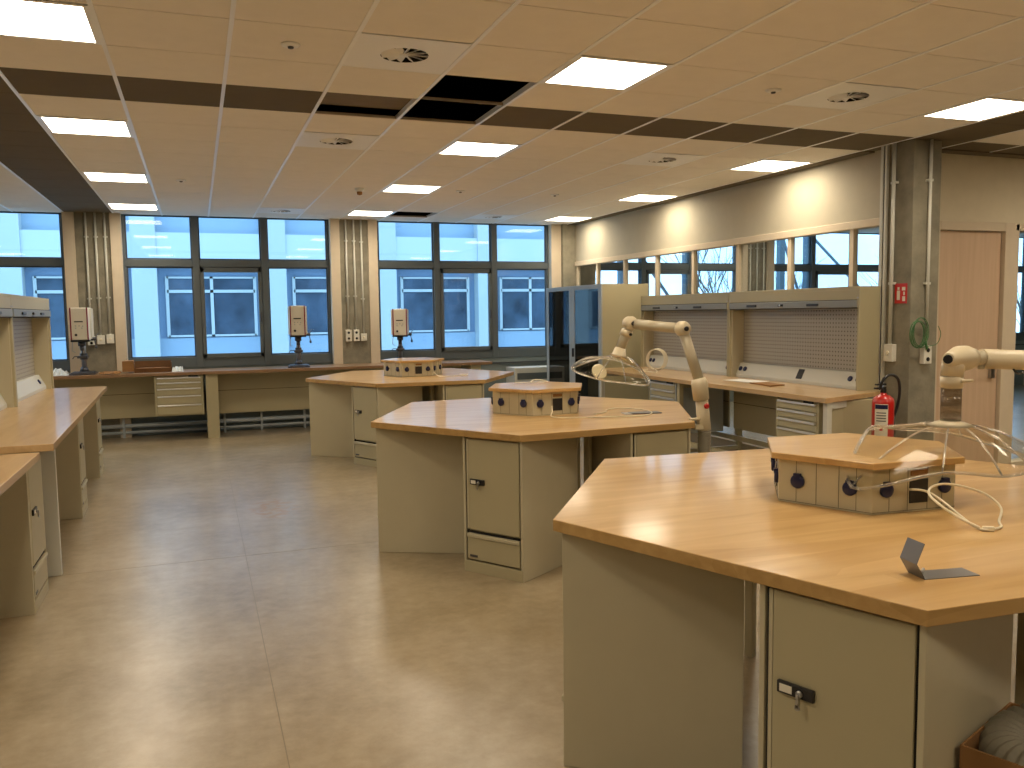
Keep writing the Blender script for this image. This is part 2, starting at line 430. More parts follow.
XP = [(-7.2, -4.44), (-1.60, -.90), (1.87, 2.56), (5.36, 5.75), (5.75, 6.15), (8.96, 9.66), (12.48, 13.2), (16.0, 16.75), (19.55, 20.3), (23.1, 24.0)]
m = MB()
for a, b in XP:
    if b-a > 1.5: m.use('paint_beige').box(a, b, YW-.05, YW+.12, 0, CZ)
    elif abs(b-5.75) < .01:
        m.use('paint_pilaster').box(5.36, 5.53, YW-.12, YW+.12, 0, CZ).use('concrete').box(5.53, 5.75, YW-.2, YW+.12, 0, CZ)
    elif abs(a-5.75) < .01: m.use('concrete').box(5.75, 6.15, YW-.1, YW+.12, 0, CZ)
    else:
        e = .135
        m.use('paint_pilaster').box(a, a+e, YW-.12, YW+.12, 0, CZ).box(b-e, b, YW-.12, YW+.12, 0, CZ)
        m.use('concrete').box(a+e, b-e, YW-.07, YW+.12, 0, CZ)
struct(m.build('wall_back'))

def conduit(x, y, ztop, zbox, r, bw, bh, label, sockets=1, group=None, axis='y', mp='metal_pale', nclips=2):
    """pipe on a column ending in a socket box; faces -y"""
    c = empty('electrical_conduit', (x, y, zbox), 0, label, 'conduit', group)
    c_ = MB().use(mp).tube([(0, -r-.012, bh), (0, -r-.012, ztop-zbox)], r, 10); c_.build('pipe', None, c)
    for i in range(nclips):
        z = bh+(ztop-zbox-bh)*(i+.6)/nclips; MB().use(mp).box(-r-.012, r+.012, -r-.02, 0, z, z+.02).build('clip', None, c)
    b = MB().use('white_plastic').box(-bw/2, bw/2, -.05, 0, 0, bh).build('socket_box', None, c, bevel=.004)
    for j in range(sockets):
        zc = bh*(j+.5)/sockets; MB().use('black_plastic' if sockets > 1 else 'cream_plastic').lathe([(.018, 0), (.018, .004), (.012, .005)], (0, -.05, zc), 12, 'Y').build('socket', None, b)
    if axis == 'x': c.rotation_euler = (0, 0, -PI/2)
    return c
yc = YW-.07
for n_, (x, lab) in enumerate(((-1.33, 'pale conduit with double socket box behind the left drill press'), (-1.215, 'middle conduit and small socket box on the left concrete pillar'), (-1.10, 'rightmost conduit on the concrete pillar beside the left drill press'))):
    conduit(x, yc, CZ, 1.27+.01*n_, .014, .09, .12, lab, 2 if n_ == 0 else 1, 'conduits on the left pillar')
for n_, (x, lab) in enumerate(((2.10, 'leftmost of three conduits on the pillar between the two large windows'), (2.215, 'middle of three conduits on the pillar between the two large windows'), (2.325, 'rightmost of three conduits on the pillar between the two windows, with smaller box'))):
    conduit(x, yc, CZ, 1.24, .014, .085, .17 if n_ < 2 else .11, lab, 2 if n_ < 2 else 1, 'conduits on the middle pillar')
for n_, x in enumerate((9.17, 9.31, 9.45)):
    conduit(x, yc, CZ, 1.24, .014, .085, .12, 'conduit on the striped pillar seen through the partition glass, %s' % ('left', 'middle', 'right')[n_], 1, 'conduits on the pillar beyond the partition')

# ------------------------------------------------------------------ right partition (glazed band with painted wall above)
struct(MB().box(XW, XW+.10, 5.9, YW-.2, 2.415, CZ).build('wall_right', 'paint_beige'))
w = empty('window_7', (XW, 5.85, 0)); struct(w)
f = MB().use('paint_pilaster'); LY = YW-.2-5.85
f.box(-.02, .10, 0, LY, 2.36, 2.43).box(-.01, .09, 0, LY, 0, .12)
muls = [.0, .49, 1.38, 2.27, 3.19, 4.08, 4.98, 5.86, LY-.06]
for y in muls: f.box(.0, .055, y, y+.055, .1, 2.38)
f.build('window_frame', None, w, bevel=.004)
for a, b in zip(muls[:-1], muls[1:]):
    MB().box(.03, .036, a+.055, b, .12, 2.36).build('pane', 'partition_glass', w)
# frontal wall right of the concrete column, with the wooden door
m = MB().use('paint_beige_lit').box(5.96, 9.4, 5.95, 6.07, 2.40, CZ).box(5.96, 6.30, 5.95, 6.07, 0, 2.40)
m.box(9.4, XR, 5.95, 6.07, 0, CZ)
struct(m.build('wall_middle'))
d = empty('door_1', (6.30, 5.95, 0)); struct(d)
f = MB().use('paint_pilaster').box(-.06, .06, -.03, .13, 0, 2.41).box(.86, 1.0, -.03, .13, 0, 2.41).box(.06, .86, -.03, .13, 2.33, 2.41)
f.build('door_frame', None, d, bevel=.004)
MB().use('door_wood').box(.06, .855, .01, .05, .01, 2.325).build('door_leaf', None, d, bevel=.003)
h = MB().use('steel').tube([(.77, -.02, 1.05), (.77, -.06, 1.05), (.64, -.06, 1.05)], .01, 8).box(.745, .795, -.02, .01, .95, 1.1); h.build('door_handle', None, d)
w = empty('window_8', (7.30, 5.95, 0)); struct(w)
f = MB().use('paint_pilaster').box(0, .05, -.02, .12, 0, 2.4).box(2.05, 2.1, -.02, .12, 0, 2.4).box(1.0, 1.08, -.02, .12, 0, 2.4).box(0, 2.1, -.02, .12, 2.34, 2.4).box(0, 2.1, -.02, .12, 0, .12)
f.build('window_frame', None, w, bevel=.004)
MB().box(.05, 1.0, .04, .046, .12, 2.34).build('pane', 'partition_glass', w); MB().box(1.08, 2.05, .04, .046, .12, 2.34).build('pane', 'partition_glass', w)

# ------------------------------------------------------------------ concrete column by the door
CX0, CX1, CY0, CY1 = 5.66, 5.96, 5.56, 5.93
struct(MB().use('concrete').box(CX0, CX1, CY0, CY1, 0, CZ).build('column', None, None, bevel=.006))
c = conduit(CX0-.0, 5.75, CZ, 1.165, .016, .10, .15, 'conduit with grey socket box on the shaded side of the concrete column', 1, None, 'x')
c = conduit(5.815, CY0, CZ, 1.15, .014, .085, .155, 'conduit on the lit front of the concrete column, with a two-hole socket box', 2)
m = MB().use('metal_pale').box(CX0-.03, CX0-.002, 5.83, 5.85, .9, CZ).box(CX0-.03, CX0-.002, 5.87, 5.90, .5, CZ).use('black_gap').box(CX0-.02, CX0-.002, 5.85, 5.87, .5, CZ)
tag(m.build('cable_rail'), 'pair of thin vertical rails between the concrete column and the partition', 'rail')
# extinguisher sign
s = empty('wall_sign', (CX0, 5.665, 1.665), 0, 'small red fire extinguisher sign with white pictogram on the concrete column', 'sign')
MB().use('sign_red').box(-.006, 0, -.065, .065, 0, .17).build('sign_plate', None, s)
g = MB().use('label_white').box(-.008, -.006, .008, .04, .03, .11).box(-.008, -.006, .014, .034, .115, .14).box(-.008, -.006, -.05, -.02, .02, .06).box(-.008, -.006, -.045, -.03, .07, .10).box(-.008, -.006, -.05, -.015, .11, .14)
g.build('pictogram', None, s)
# green wire coil
m = MB().use('green_wire')
for k in range(6):
    R1 = .10+.012*random.random(); cx, cz = 5.70+.02*random.uniform(-1, 1), 1.41+.02*random.uniform(-1, 1)
    m.tube([(cx+R1*.75*math.cos(a*PI/9), CY0-.05-.004*k, cz+R1*1.1*math.sin(a*PI/9)) for a in range(18)], .0035, 6, True)
m.tube(bez([(5.72, CY0-.06, 1.29), (5.80, CY0-.06, 1.30), (5.9, CY0-.06, 1.32), (5.95, CY0-.05, 1.40), (5.93, CY0-.04, 1.47)]), .003, 6)
m.tube(bez([(5.78, CY0-.055, 1.34), (5.79, CY0-.06, 1.28), (5.81, CY0-.04, 1.30)]), .01, 6)
tag(m.build('wire_coil'), 'loose coil of thin green wire hanging by the socket on the concrete column', 'wire')

# fire extinguisher
e = empty('fire_extinguisher', (5.215, 5.38, .47), 0, 'red fire extinguisher with black hose and white label beside the concrete column', 'fire extinguisher')
MB().use('red_paint').lathe([(.0, 0), (.07, 0), (.083, .015), (.085, .03), (.085, .395), (.075, .43), (.045, .452), (.025, .458), (.025, .47), (0, .47)], (0, 0, 0), 28).build('cylinder', None, e)
lb = MB().use('label_white')
import math as _m
def arc_patch(mb, r, a0, a1, z0, z1, n=8):
    for k in range(n):
        t0 = a0+(a1-a0)*k/n; t1 = a0+(a1-a0)*(k+1)/n
        mb.quad([(r*_m.cos(t0), r*_m.sin(t0), z0), (r*_m.cos(t1), r*_m.sin(t1), z0), (r*_m.cos(t1), r*_m.sin(t1), z1), (r*_m.cos(t0), r*_m.sin(t0), z1)])
arc_patch(lb, .0865, math.radians(182), math.radians(252), .09, .385)
lb.build('label', None, e)
lb = MB().use('blue_plastic'); arc_patch(lb, .0872, math.radians(184), math.radians(250), .345, .38); arc_patch(lb, .0872, math.radians(184), math.radians(250), .09, .12)
lb.use('steel_dark')
for k in range(4): arc_patch(lb, .0872, math.radians(192), math.radians(242), .31-.022*k, .318-.022*k)
lb.use('sign_red'); arc_patch(lb, .0872, math.radians(210), math.radians(226), .17, .20)
lb.build('label_print', None, e)
v = MB().use('black_plastic').lathe([(.02, .47), (.024, .475), (.024, .50), (.015, .51)], (0, 0, 0), 12)
v.box(-.09, .02, -.012, .012, .505, .517).box(-.08, .02, -.012, .012, .535, .547).use('steel').box(.0, .02, -.01, .01, .5, .545)
v.build('valve', None, e, bevel=.002)
MB().use('black_plastic').tube(bez([(.0, 0, .50), (-.06, -.03, .52), (-.045, -.05, .59), (.03, -.05, .62), (.10, -.05, .58), (.14, -.03, .48), (.14, -.01, .36), (.11, 0, .26)], 6), .012, 10).tube([(.11, 0, .27), (.105, 0, .18), (.10, 0, .13)], [.014, .02, .027], 10).build('hose', None, e)
MB().use('steel_dark').box(-.015, .015, .088, .10, -.47, .40).box(-.12, .12, -.08, .16, -.47, -.455).box(-.06, .06, -.05, .10, -.012, -.002).build('floor_stand', None, e)

# ------------------------------------------------------------------ ceiling lamps, vents, detectors
lamp_names = {}
def lamp_label(x, y):
    cols = {-3.986: 'far-left', -.986: 'left', 2.014: 'centre', 5.014: 'right', 7.414: 'added outer right fill', 9.814: 'added outermost right fill', 8.014: 'neighbouring room inner', 11.014: 'neighbouring room outer'}[x]
    rows = {-.487: 'behind the viewer', 1.913: 'just overhead', 4.313: 'before the dark band', 6.713: 'first past the dark band', 9.113: 'second past the dark band', 11.513: 'closest to the windows'}[y]
    return 'square glowing ceiling panel, %s line, %s' % (cols, rows)
def make_lamp():
    l = empty('ceiling_light', (0, 0, CZ))
    MB().use('grid_metal').box(.01, .035, .01, .59, -.004, .03).box(.565, .59, .01, .59, -.004, .03).box(.035, .565, .01, .035, -.004, .03).box(.035, .565, .565, .59, -.004, .03).build('frame', None, l)
    MB().use('lamp_panel').quad([(.035, .035, -.001), (.035, .565, -.001), (.565, .565, -.001), (.565, .035, -.001)]).build('diffuser', None, l)
    MB().use('plenum_black').box(.02, .58, .02, .58, .001, .05).build('housing', None, l)
    return tag(l, None, 'ceiling light', 'square ceiling light panels')
L0 = make_lamp()
for i, (x, y) in enumerate(sorted(lamps)):
    o = L0 if i == 0 else copy_tree(L0)
    place(o, (x, y, CZ), 0, lamp_label(x, y))
def make_vent():
    l = empty('air_diffuser', (0, 0, CZ)); R_ = .13
    p = MB().use('diffuser_white'); seg = 24
    # square plate with round opening
    ring = [(.3+R_*math.cos(2*PI*k/seg), .3+R_*math.sin(2*PI*k/seg)) for k in range(seg)]
    def sq(k):
        a = 2*PI*k/seg; c, s_ = math.cos(a), math.sin(a); q = .288/max(abs(c), abs(s_)); return (.3+q*c, .3+q*s_)
    for k in range(seg):
        a, b = ring[k], ring[(k+1) % seg]; c, d_ = sq(k), sq(k+1)
        p.quad([(*a, -.002), (*b, -.002), (*d_, -.002), (*c, -.002)])
    p.box(.01, .59, .008, .012, -.003, .01).box(.01, .59, .588, .592, -.003, .01)
    p.build('panel', None, l)
    MB().use('black_gap').lathe([(.135, .02), (.135, .06), (.0, .06)], (.3, .3, 0), 24).build('duct_collar', None, l)
    for k in range(12):
        M_ = Matrix.Translation((.3, .3, .005)) @ Matrix.Rotation(2*PI*k/12, 4, 'Z') @ Matrix.Rotation(.55, 4, 'X')
        MB().use('grid_metal').box(.025, .13, -.014, .014, -.0015, .0015, M_).build('blade', None, l)
    MB().use('grid_metal').lathe([(0, -.008), (.02, -.006), (.026, .002)], (.3, .3, 0), 12).build('hub', None, l)
    return tag(l, None, 'air vent', 'square air diffusers in the ceiling')
V0 = make_vent()
vl = ['white square air diffuser left of centre, in the row before the dark band', 'white square air diffuser at upper right, before the dark ceiling band', 'white square air diffuser left of centre, just beyond the dark band',
      'white square air diffuser right of centre, just beyond the dark band', 'white square air diffuser by the windows above the left pillar side', 'white square air diffuser nearest the right end of the window wall', 'white square air diffuser directly overhead before the visible ones']
for i, p in enumerate(vents):
    o = V0 if i == 0 else copy_tree(V0); place(o, (*p, CZ), 0, vl[i])
D0 = empty('ceiling_detector', (0, 0, CZ))
MB().use('diffuser_white').lathe([(.05, 0), (.048, -.008), (.03, -.014)], (0, 0, 0), 16).build('base', None, D0)
MB().use('steel_dark').lathe([(.016, -.014), (.014, -.022), (0, -.024)], (0, 0, 0), 12).build('sensor', None, D0)
tag(D0, None, 'detector', 'small round ceiling detectors')
for i, (x, y, lab) in enumerate(((.514, 4.61, 'small round ceiling detector left of the nearest air diffuser'), (3.514, 4.61, 'small round ceiling detector beside the upper right air diffuser'), (-.09, 9.41, 'small round ceiling detector beyond the band, left of the others'),
                  (2.887, 9.41, 'small round ceiling detector right of the centre light line, beyond the band'), (4.06, 9.41, 'small round ceiling detector toward the right partition, beyond the band'))):
    o = D0 if i == 0 else copy_tree(D0); place(o, (x, y, CZ), 0, lab)
e = empty('beacon_detector', (1.75, 9.5, CZ), 0, 'detector with reddish dome hanging below the ceiling beyond the band', 'detector')
MB().use('diffuser_white').lathe([(.05, 0), (.05, -.03), (.03, -.04)], (0, 0, 0), 16).build('base', None, e)
MB().use('cardboard').lathe([(.03, -.04), (.028, -.07), (0, -.08)], (0, 0, 0), 12).build('dome', None, e)

# ------------------------------------------------------------------ cabinets and drawer units
CABW, CABD, CABH = .46, .62, T-.044
def make_cabinet():
    """front faces -y; x from -CABW to 0"""
    c = empty('workbench_cabinet')
    b = MB().use('metal_cab_light')
    b.box(-CABW, -CABW+.018, 0, CABD, 0, CABH).box(-.018, 0, 0, CABD, 0, CABH)
    b.use('metal_cab').box(-CABW+.018, -.018, .02, CABD-.005, .075, CABH-.004)
    b.build('body', None, c, bevel=.0025)
    MB().use('metal_cab').box(-CABW+.004, -.004, -.002, .02, .0, .072).build('plinth', None, c, bevel=.002)
    # flange along the left stile
    MB().use('black_gap').box(-CABW+.022, -CABW+.03, .008, .02, .08, CABH-.01).box(-.026, -.021, .008, .02, .08, CABH-.01).box(-CABW+.02, -.02, .008, .02, .252, .262).build('gap', None, c)
    d = MB().use('metal_cab').box(-CABW+.045, -.026, -.002, .018, .275, CABH-.012).build('door', None, c, bevel=.003)
    MB().use('metal_cab_light').box(-CABW+.030, -CABW+.043, .0, .018, .275, CABH-.012).build('hinge_strip', None, c, bevel=.002)
    h = MB().use('black_plastic').box(-CABW+.065, -CABW+.175, -.014, -.002, .565, .60).build('lock_plate', None, d, bevel=.003)
    MB().use('label_white').box(-CABW+.075, -CABW+.112, -.016, -.013, .572, .593).build('label_card', None, h)
    k = MB().use('steel').lathe([(.010, 0), (.010, .006), (.004, .007)], (-CABW+.135, -.014, .580), 12, 'Y')
    k.box(-CABW+.131, -CABW+.139, -.028, -.02, .545, .582).lathe([(.009, 0), (.009, .002)], (-CABW+.135, -.026, .545), 10, 'Y'); k.build('key', None, h)
    w_ = MB().use('metal_cab').box(-CABW+.030, -.026, -.002, .018, .085, .225).build('drawer', None, c, bevel=.003)
    MB().use('metal_cab_light').box(-CABW+.030, -.026, -.012, .018, .226, .25).build('drawer_pull', None, w_, bevel=.005)
    MB().use('steel_dark').box(-CABW+.05, -CABW+.11, -.004, -.001, .10, .115).build('nameplate', None, w_)
    return tag(c, None, 'cabinet')
CAB0 = make_cabinet(); cab_used = [False]
def put_cab(x, y, rz, label, group):
    o = CAB0 if not cab_used[0] else copy_tree(CAB0); cab_used[0] = True
    return place(o, (x, y, 0), rz, label, group)

def drawer_unit(name, loc, rz, W, D, z0, z1, hs, label, body='metal_cab', face='metal_cab', lip='alu', group=None):
    """front faces -y, x 0..W"""
    c = empty(name, loc, rz, label, 'drawer unit', group)
    MB().use(body).box(0, .02, 0, D, z0, z1).box(W-.02, W, 0, D, z0, z1).box(.02, W-.02, .02, D, z0, z1).build('body', None, c, bevel=.002)
    z = z1-.012; tot = sum(hs); sc = (z1-z0-.03)/tot
    for i, h in enumerate(hs):
        h *= sc; a = z-h
        d = MB().use(face).box(.024, W-.024, -.002, .018, a+.004, z-.003).build('drawer', None, c, bevel=.002)
        MB().use(lip).box(.03, W-.03, -.02, -.002, z-.024, z-.006).build('handle', None, d, bevel=.003)
        z = a
    MB().use('black_plastic').box(W-.18, W-.06, -.012, .0, z1-.022, z1+.004).build('lock', None, c, bevel=.003)
    return c

# ------------------------------------------------------------------ hexagonal workbenches
def hexv(c, a, t): return [(c[0]+a*math.cos(PI+t+k*PI/3), c[1]+a*math.sin(PI+t+k*PI/3)) for k in range(6)]
TAB = {'near': ((2.388, 2.585), -.0842), 'middle': ((2.326, 5.7616), .0622), 'far': ((2.398, 9.868), -.0831)}
POLY = {}
for nm, (c, t) in TAB.items():
    P = hexv(c, 1.25, t)
    if nm == 'near': P[1] = (1.612, 1.507); P[2] = (2.86, 1.44)   # this top is not quite regular
    if nm == 'far': P[1] = (P[1][0]+.055, P[1][1]-.03)
    POLY[nm] = P
    wt = empty('hexagonal_worktop', (c[0], c[1], 0), 0, {'near': 'large oiled beech hexagonal worktop closest to the viewer', 'middle': 'hexagonal beech worktop of the middle island, with fume arm at its corner', 'far': 'hexagonal beech worktop of the far island nearest the windows'}[nm], 'worktop', 'hexagonal island worktops')
    Q = [(x-c[0], y-c[1]) for x, y in P]
    b = MB().use('beech').prism(Q, T-.042, T); o = b.build('tabletop', None, wt, bevel=.003)
    o.data.materials.append(MAT['beech_edge'])
    for p in o.data.polygons:
        if abs(p.normal.z) < .5: p.material_index = 1
    core = [(x*.27, y*.27) for x, y in Q]
    MB().use('metal_cab').prism(core, 0, T-.043).build('service_core', None, wt, bevel=.003)
    for k in range(6):
        x, y = Q[k]; nx, ny = Q[(k+5) % 6]
        # upright post where the knee space meets the neighbouring cabinet side
        ex, ey = Q[(k+1) % 6]; dx, dy = ex-x, ey-y; L_ = math.hypot(dx, dy); dx, dy = dx/L_, dy/L_; inx, iny = -dy, dx
        a = .80; px, py = x+dx*(L_-.02)+inx*a, y+dy*(L_-.02)+iny*a
        MB().use('metal_cab').prism([(px-.02*dx-.02*inx, py-.02*dy-.02*iny), (px+.02*dx-.02*inx, py+.02*dy-.02*iny), (px+.02*dx+.02*inx, py+.02*dy+.02*iny), (px-.02*dx+.02*inx, py-.02*dy+.02*iny)], 0, T-.043).build('leg', None, wt, bevel=.002)
CABS = {('near', 5): 'grey-beige cabinet under the left corner of the nearest island, plain side toward the viewer',
        ('near', 0): 'grey-beige locker cabinet with key in its lock, at the front corner of the nearest island',
        ('middle', 5): 'plain-sided cabinet under the left corner of the middle island',
        ('middle', 0): 'cabinet with door and low drawer at the front corner of the middle island',
        ('middle', 1): 'cabinet under the right corner of the middle island beside the fume arm',
        ('far', 5): 'cabinet under the left corner of the far island',
        ('far', 0): 'cabinet with door and drawer at the front of the far island',
        ('far', 1): 'cabinet under the right end of the far island'}
for (nm, k), lab in CABS.items():
    P = POLY[nm]; a = Vector(P[k]); b = Vector(P[(k+1) % 6]); d = (b-a).normalized(); n_ = Vector((-d.y, d.x))
    p = b-d*.012+n_*.03
    put_cab(p.x, p.y, math.atan2(d.y, d.x), lab, 'locker cabinets under the hexagonal islands')

# ------------------------------------------------------------------ hexagonal power boxes
def power_box(nm, label, extra=0):
    c, t = TAB[nm]; b = empty('power_box', (c[0], c[1], T), t, label, 'power box', 'hexagonal power boxes on the islands')
    hb = .165
    V_ = [(.35*math.cos(PI+k*PI/3), .35*math.sin(PI+k*PI/3)) for k in range(6)]
    MB().use('metal_cab_light').prism(V_, 0, hb).build('body', None, b, bevel=.002)
    MB().use('beech').prism([(x*1.09, y*1.09) for x, y in V_], hb, hb+.024).build('top_board', None, b, bevel=.003)
    for k in range(6):
        A = Vector(V_[k]); B = Vector(V_[(k+1) % 6]); d = (B-A).normalized(); L_ = (B-A).length
        ang = math.atan2(d.y, d.x)
        M_ = Matrix.Translation((A.x, A.y, 0)) @ Matrix.Rotation(ang, 4, 'Z')
        seams = MB().use('panel_line')
        for q in (.2, .42, .66, .84): seams.box(q*L_-.001, q*L_+.001, -.0012, .002, .008, hb-.004, M_)
        seams.box(0, L_, -.0012, .002, .006, .008, M_); seams.build('panel_seam', None, b)
        socks = (.22, .78) if k % 2 == 0 else (.16, .86)
        for q in socks:
            s_ = MB().use('blue_plastic').lathe([(.026, 0), (.026, .010), (.022, .014), (0, .014)], (q*L_, 0, hb*.52), 18, 'Y', M_)
            s_.box(q*L_-.012, q*L_+.012, -.016, 0, hb*.52+.012, hb*.52+.03, M_); s_.build('socket', None, b)
        if k % 2 == 1:
            MB().use('black_plastic').box(.44*L_, .66*L_, -.004, .002, .032, .118, M_).build('data_panel', None, b, bevel=.001)
            MB().use('cardboard').box(.45*L_, .65*L_, -.004, .002, .130, .150, M_).build('label_strip', None, b)
    return b
power_box('near', 'hexagonal power box with blue sockets on the nearest island')
power_box('middle', 'hexagonal power box with beech lid on the middle island')
power_box('far', 'hexagonal power box on the far island, in front of the right drill press')

def cable(name, pts, r, matn, label, n=6, cat='cable', plug=None):
    e_ = empty(name, pts[0], 0, label, cat)
    o_ = Vector(pts[0]); P = bez([Vector(p)-o_ for p in pts], n)
    MB().use(matn).tube(P, r, 8).build('cord', None, e_)
    if plug:
        M_ = Matrix.Translation(Vector(plug)-o_) @ Matrix.Rotation(math.radians(-35), 4, 'Z'); MB().use('cream_plastic').box(-.018, .018, -.007, .007, -.006, .010, M_).build('connector', None, e_, bevel=.003)
    return e_
z = T+.006
cable('data_cable', [(2.335, 2.275, .990), (2.325, 2.2, 1.0), (2.34, 2.15, .98), (2.345, 2.08, .944), (2.352, 2.02, .915), (2.36, 1.985, z), (2.43, 1.99, z), (2.495, 2.05, z), (2.587, 2.12, .933), (2.591, 2.18, .966), (2.509, 2.2, .998), (2.415, 2.2, 1.017), (2.335, 2.18, 1.017), (2.291, 2.15, 1.002), (2.286, 2.1, .976), (2.311, 2.05, .944), (2.35, 2.0, .916)], .0042, 'cream_plastic', 'cream looped network cable coming from the nearest power box', 8, plug=(2.37, 1.985, T+.006))
cable('data_cable', [(2.30, 5.41, T+.07), (2.28, 5.36, T+.04), (2.27, 5.33, z), (2.40, 5.22, z), (2.62, 5.16, z), (2.85, 5.12, z), (3.0, 5.25, z), (3.02, 5.45, z), (2.93, 5.60, z), (2.80, 5.55, z), (2.72, 5.42, z), (2.60, 5.35, z)], .004, 'cream_plastic', 'cream cable lying in a loop beside the middle power box', 8)
cable('data_cable', [(2.55, 9.50, T+.05), (2.6, 9.42, z), (2.75, 9.38, z), (2.95, 9.45, z), (2.9, 9.6, z)], .004, 'cream_plastic', 'short cream cable beside the far power box', 6)
cable('bundle_wire', [(2.35, 5.95, T+.195), (2.42, 6.02, T+.21), (2.5, 5.98, T+.196), (2.44, 5.9, T+.2), (2.30, 5.88, T+.2), (2.22, 5.96, T+.196)], .004, 'cream_plastic', 'small tangle of pale wire on the lid of the middle power box', 6)
# bent metal bracket on near worktop
e = empty('bent_bracket', (1.79, 1.685, T), math.radians(-10), 'bent grey sheet metal bracket lying on the nearest worktop', 'bracket')
m = MB().use('bracket_steel'); pf = [(.165, .001), (0, .001), (-.026, .044), (-.004, .098)]
for (xa, za), (xb, zb) in zip(pf[:-1], pf[1:]): m.quad([(xa, 0, za), (xb, 0, zb), (xb, .070, zb), (xa, .070, za)])
bmesh.ops.remove_doubles(m.bm, verts=m.bm.verts, dist=1e-5)
m.build('sheet', None, e, solid=.002); MB().use('steel').tube([(.02, .045, .004), (.032, .05, .014)], .004, 8).build('screw', None, e)
e = empty('flat_hinge', (2.93, 5.28, T), math.radians(-10), 'small dark metal plate with pale edge near the right corner of the middle worktop', 'plate')
MB().use('steel').box(-.13, -.08, -.05, .06, 0, .004).build('pale_edge', None, e); MB().use('steel_dark').box(-.08, .14, -.04, .06, 0, .006).build('sheet', None, e)

# cardboard box with flexible duct under near island
e = empty('cardboard_box', (2.055, 1.485, 0), math.radians(-69), 'brown cardboard box on the floor under the nearest island', 'box')
b = MB().use('cardboard').box(-.18, .18, -.18, -.174, 0, .49).box(-.18, .18, .174, .18, 0, .49).box(-.18, -.174, -.174, .174, 0, .49).box(.174, .18, -.174, .174, 0, .49).box(-.174, .174, -.174, .174, 0, .006)
b.build('carton', None, e)
e = empty('flexible_duct', (2.05, 1.485, .025), 0, 'coiled grey corrugated air duct lying in the cardboard box', 'duct')
pts = []; rs = []
N_ = 116
for k in range(N_):
    a = 2*PI*k/N_*1.0+.9; pts.append((.12*math.cos(a), .12*math.sin(a), .455+.03*math.sin(a*1.0+2))); rs.append(.060+(.006 if k % 4 < 2 else -.004))
MB().use('duct_grey').tube(pts[:-12], rs[:-12], 18).build('duct_hose', None, e)
MB().use('cream_plastic').lathe([(.05, 0), (.055, .02), (.03, .06), (0, .065)], (0, 0, .40), 14).build('end_cap', None, e)

# ------------------------------------------------------------------ fume extraction arms with clear hoods
def hood_mesh(e, top, rim_pts, center_r=.055):
    """clear canopy: small top ring, rim through 8 given points (alternating corner / mid side)"""
    n = len(rim_pts); sub = 6; ring_n = n*sub
    rim = bez(rim_pts, sub, True); top = Vector(top)
    rows = 7; m = MB().use('hood_clear'); grid = []
    for i in range(rows+1):
        t = i/rows; row = []
        for k in range(ring_n):
            R_ = rim[k]; a = math.atan2(R_.y-top.y, R_.x-top.x)
            T0 = top+Vector((center_r*math.cos(a), center_r*math.sin(a), 0))
            p = T0.lerp(R_, t); p.z = T0.z+(R_.z-T0.z)*(t**1.7); row.append(m.bm.verts.new(p))
        grid.append(row)
    for i in range(rows):
        for k in range(ring_n):
            f = m._f([grid[i][k], grid[i][(k+1) % ring_n], grid[i+1][(k+1) % ring_n], grid[i+1][k]]); f.smooth = True
    cn = m.build('canopy', None, e, solid=.003)
    m = MB().use('hood_edge').tube(rim, .006, 8, True)
    m.build('canopy_rim', None, e)
    return cn
mat('hood_edge_base', (.85, .84, .80), .12)
m = bpy.data.materials.new('hood_edge'); m.use_nodes = True; b_ = m.node_tree.nodes['Principled BSDF']
b_.inputs['Base Color'].default_value = (.92, .90, .86, 1); b_.inputs['Roughness'].default_value = .08
b_.inputs['Transmission Weight'].default_value = .85; b_.inputs['IOR'].default_value = 1.45; MAT['hood_edge'] = m

def hood(e, cx, cy, cz, pts):
    pts = [Vector(p) for p in pts]
    hood_mesh(e, (cx, cy, cz), pts)
    m = MB().use('hood_edge')
    for k in range(8):
        c_ = pts[k]; a = math.atan2(c_.y-cy, c_.x-cx); T0 = Vector((cx+.055*math.cos(a), cy+.055*math.sin(a), cz)); q = []
        for i in range(8):
            t = i/7; p = T0.lerp(c_, t); p.z = T0.z+(c_.z-T0.z)*(t**1.7)+.002; q.append(p)
        m.tube(q, .0035, 6)
    m.build('canopy_rib', None, e)
# arm at the middle island
ARM2 = dict(base=(3.13, 4.80))
e = empty('extraction_arm', (3.13, 4.80, 0), 0, 'jointed cream fume extraction arm clamped at the corner of the middle island', 'extraction arm')
def Lp(p): return (p[0]-3.13, p[1]-4.80, p[2])
P1 = (3.13, 4.80, T+.02); P2 = (3.10, 4.80, 1.16); P3 = (3.005, 4.86, 1.51); P4 = (2.80, 5.20, 1.545); P5 = (2.74, 5.24, 1.36)
MB().use('duct_grey').tube([Lp((3.14, 4.80, .05+.012*k)) for k in range(66)], [.042+.003*(k % 2) for k in range(66)], 14).build('duct_hose', None, e)
MB().use('arm_cream').tube([Lp((3.14, 4.80, T-.07)), Lp(P1), Lp((3.115, 4.80, 1.06))], [.045, .044, .042], 16).box(-.08, -.0, -.035, .035, T-.06, T-.03).box(-.10, .02, -.02, .02, T, T+.012).build('mount_column', None, e)
MB().use('red_paint').lathe([(.018, 0), (.018, .012), (.01, .016)], (-.005, -.042, 1.0), 14, 'Y').build('red_knob', None, e)
MB().use('arm_cream').tube([Lp((3.115, 4.80, 1.04)), Lp((3.10, 4.80, 1.15)), Lp((3.095, 4.805, 1.18))], [.052, .056, .045], 16).build('lower_joint', None, e)
MB().use('arm_tube').tube([Lp(P2), Lp(P3)], .035, 16).build('lower_tube', None, e)
MB().use('arm_tube').tube([Lp(P3), Lp(P4)], .034, 16).build('upper_tube', None, e)
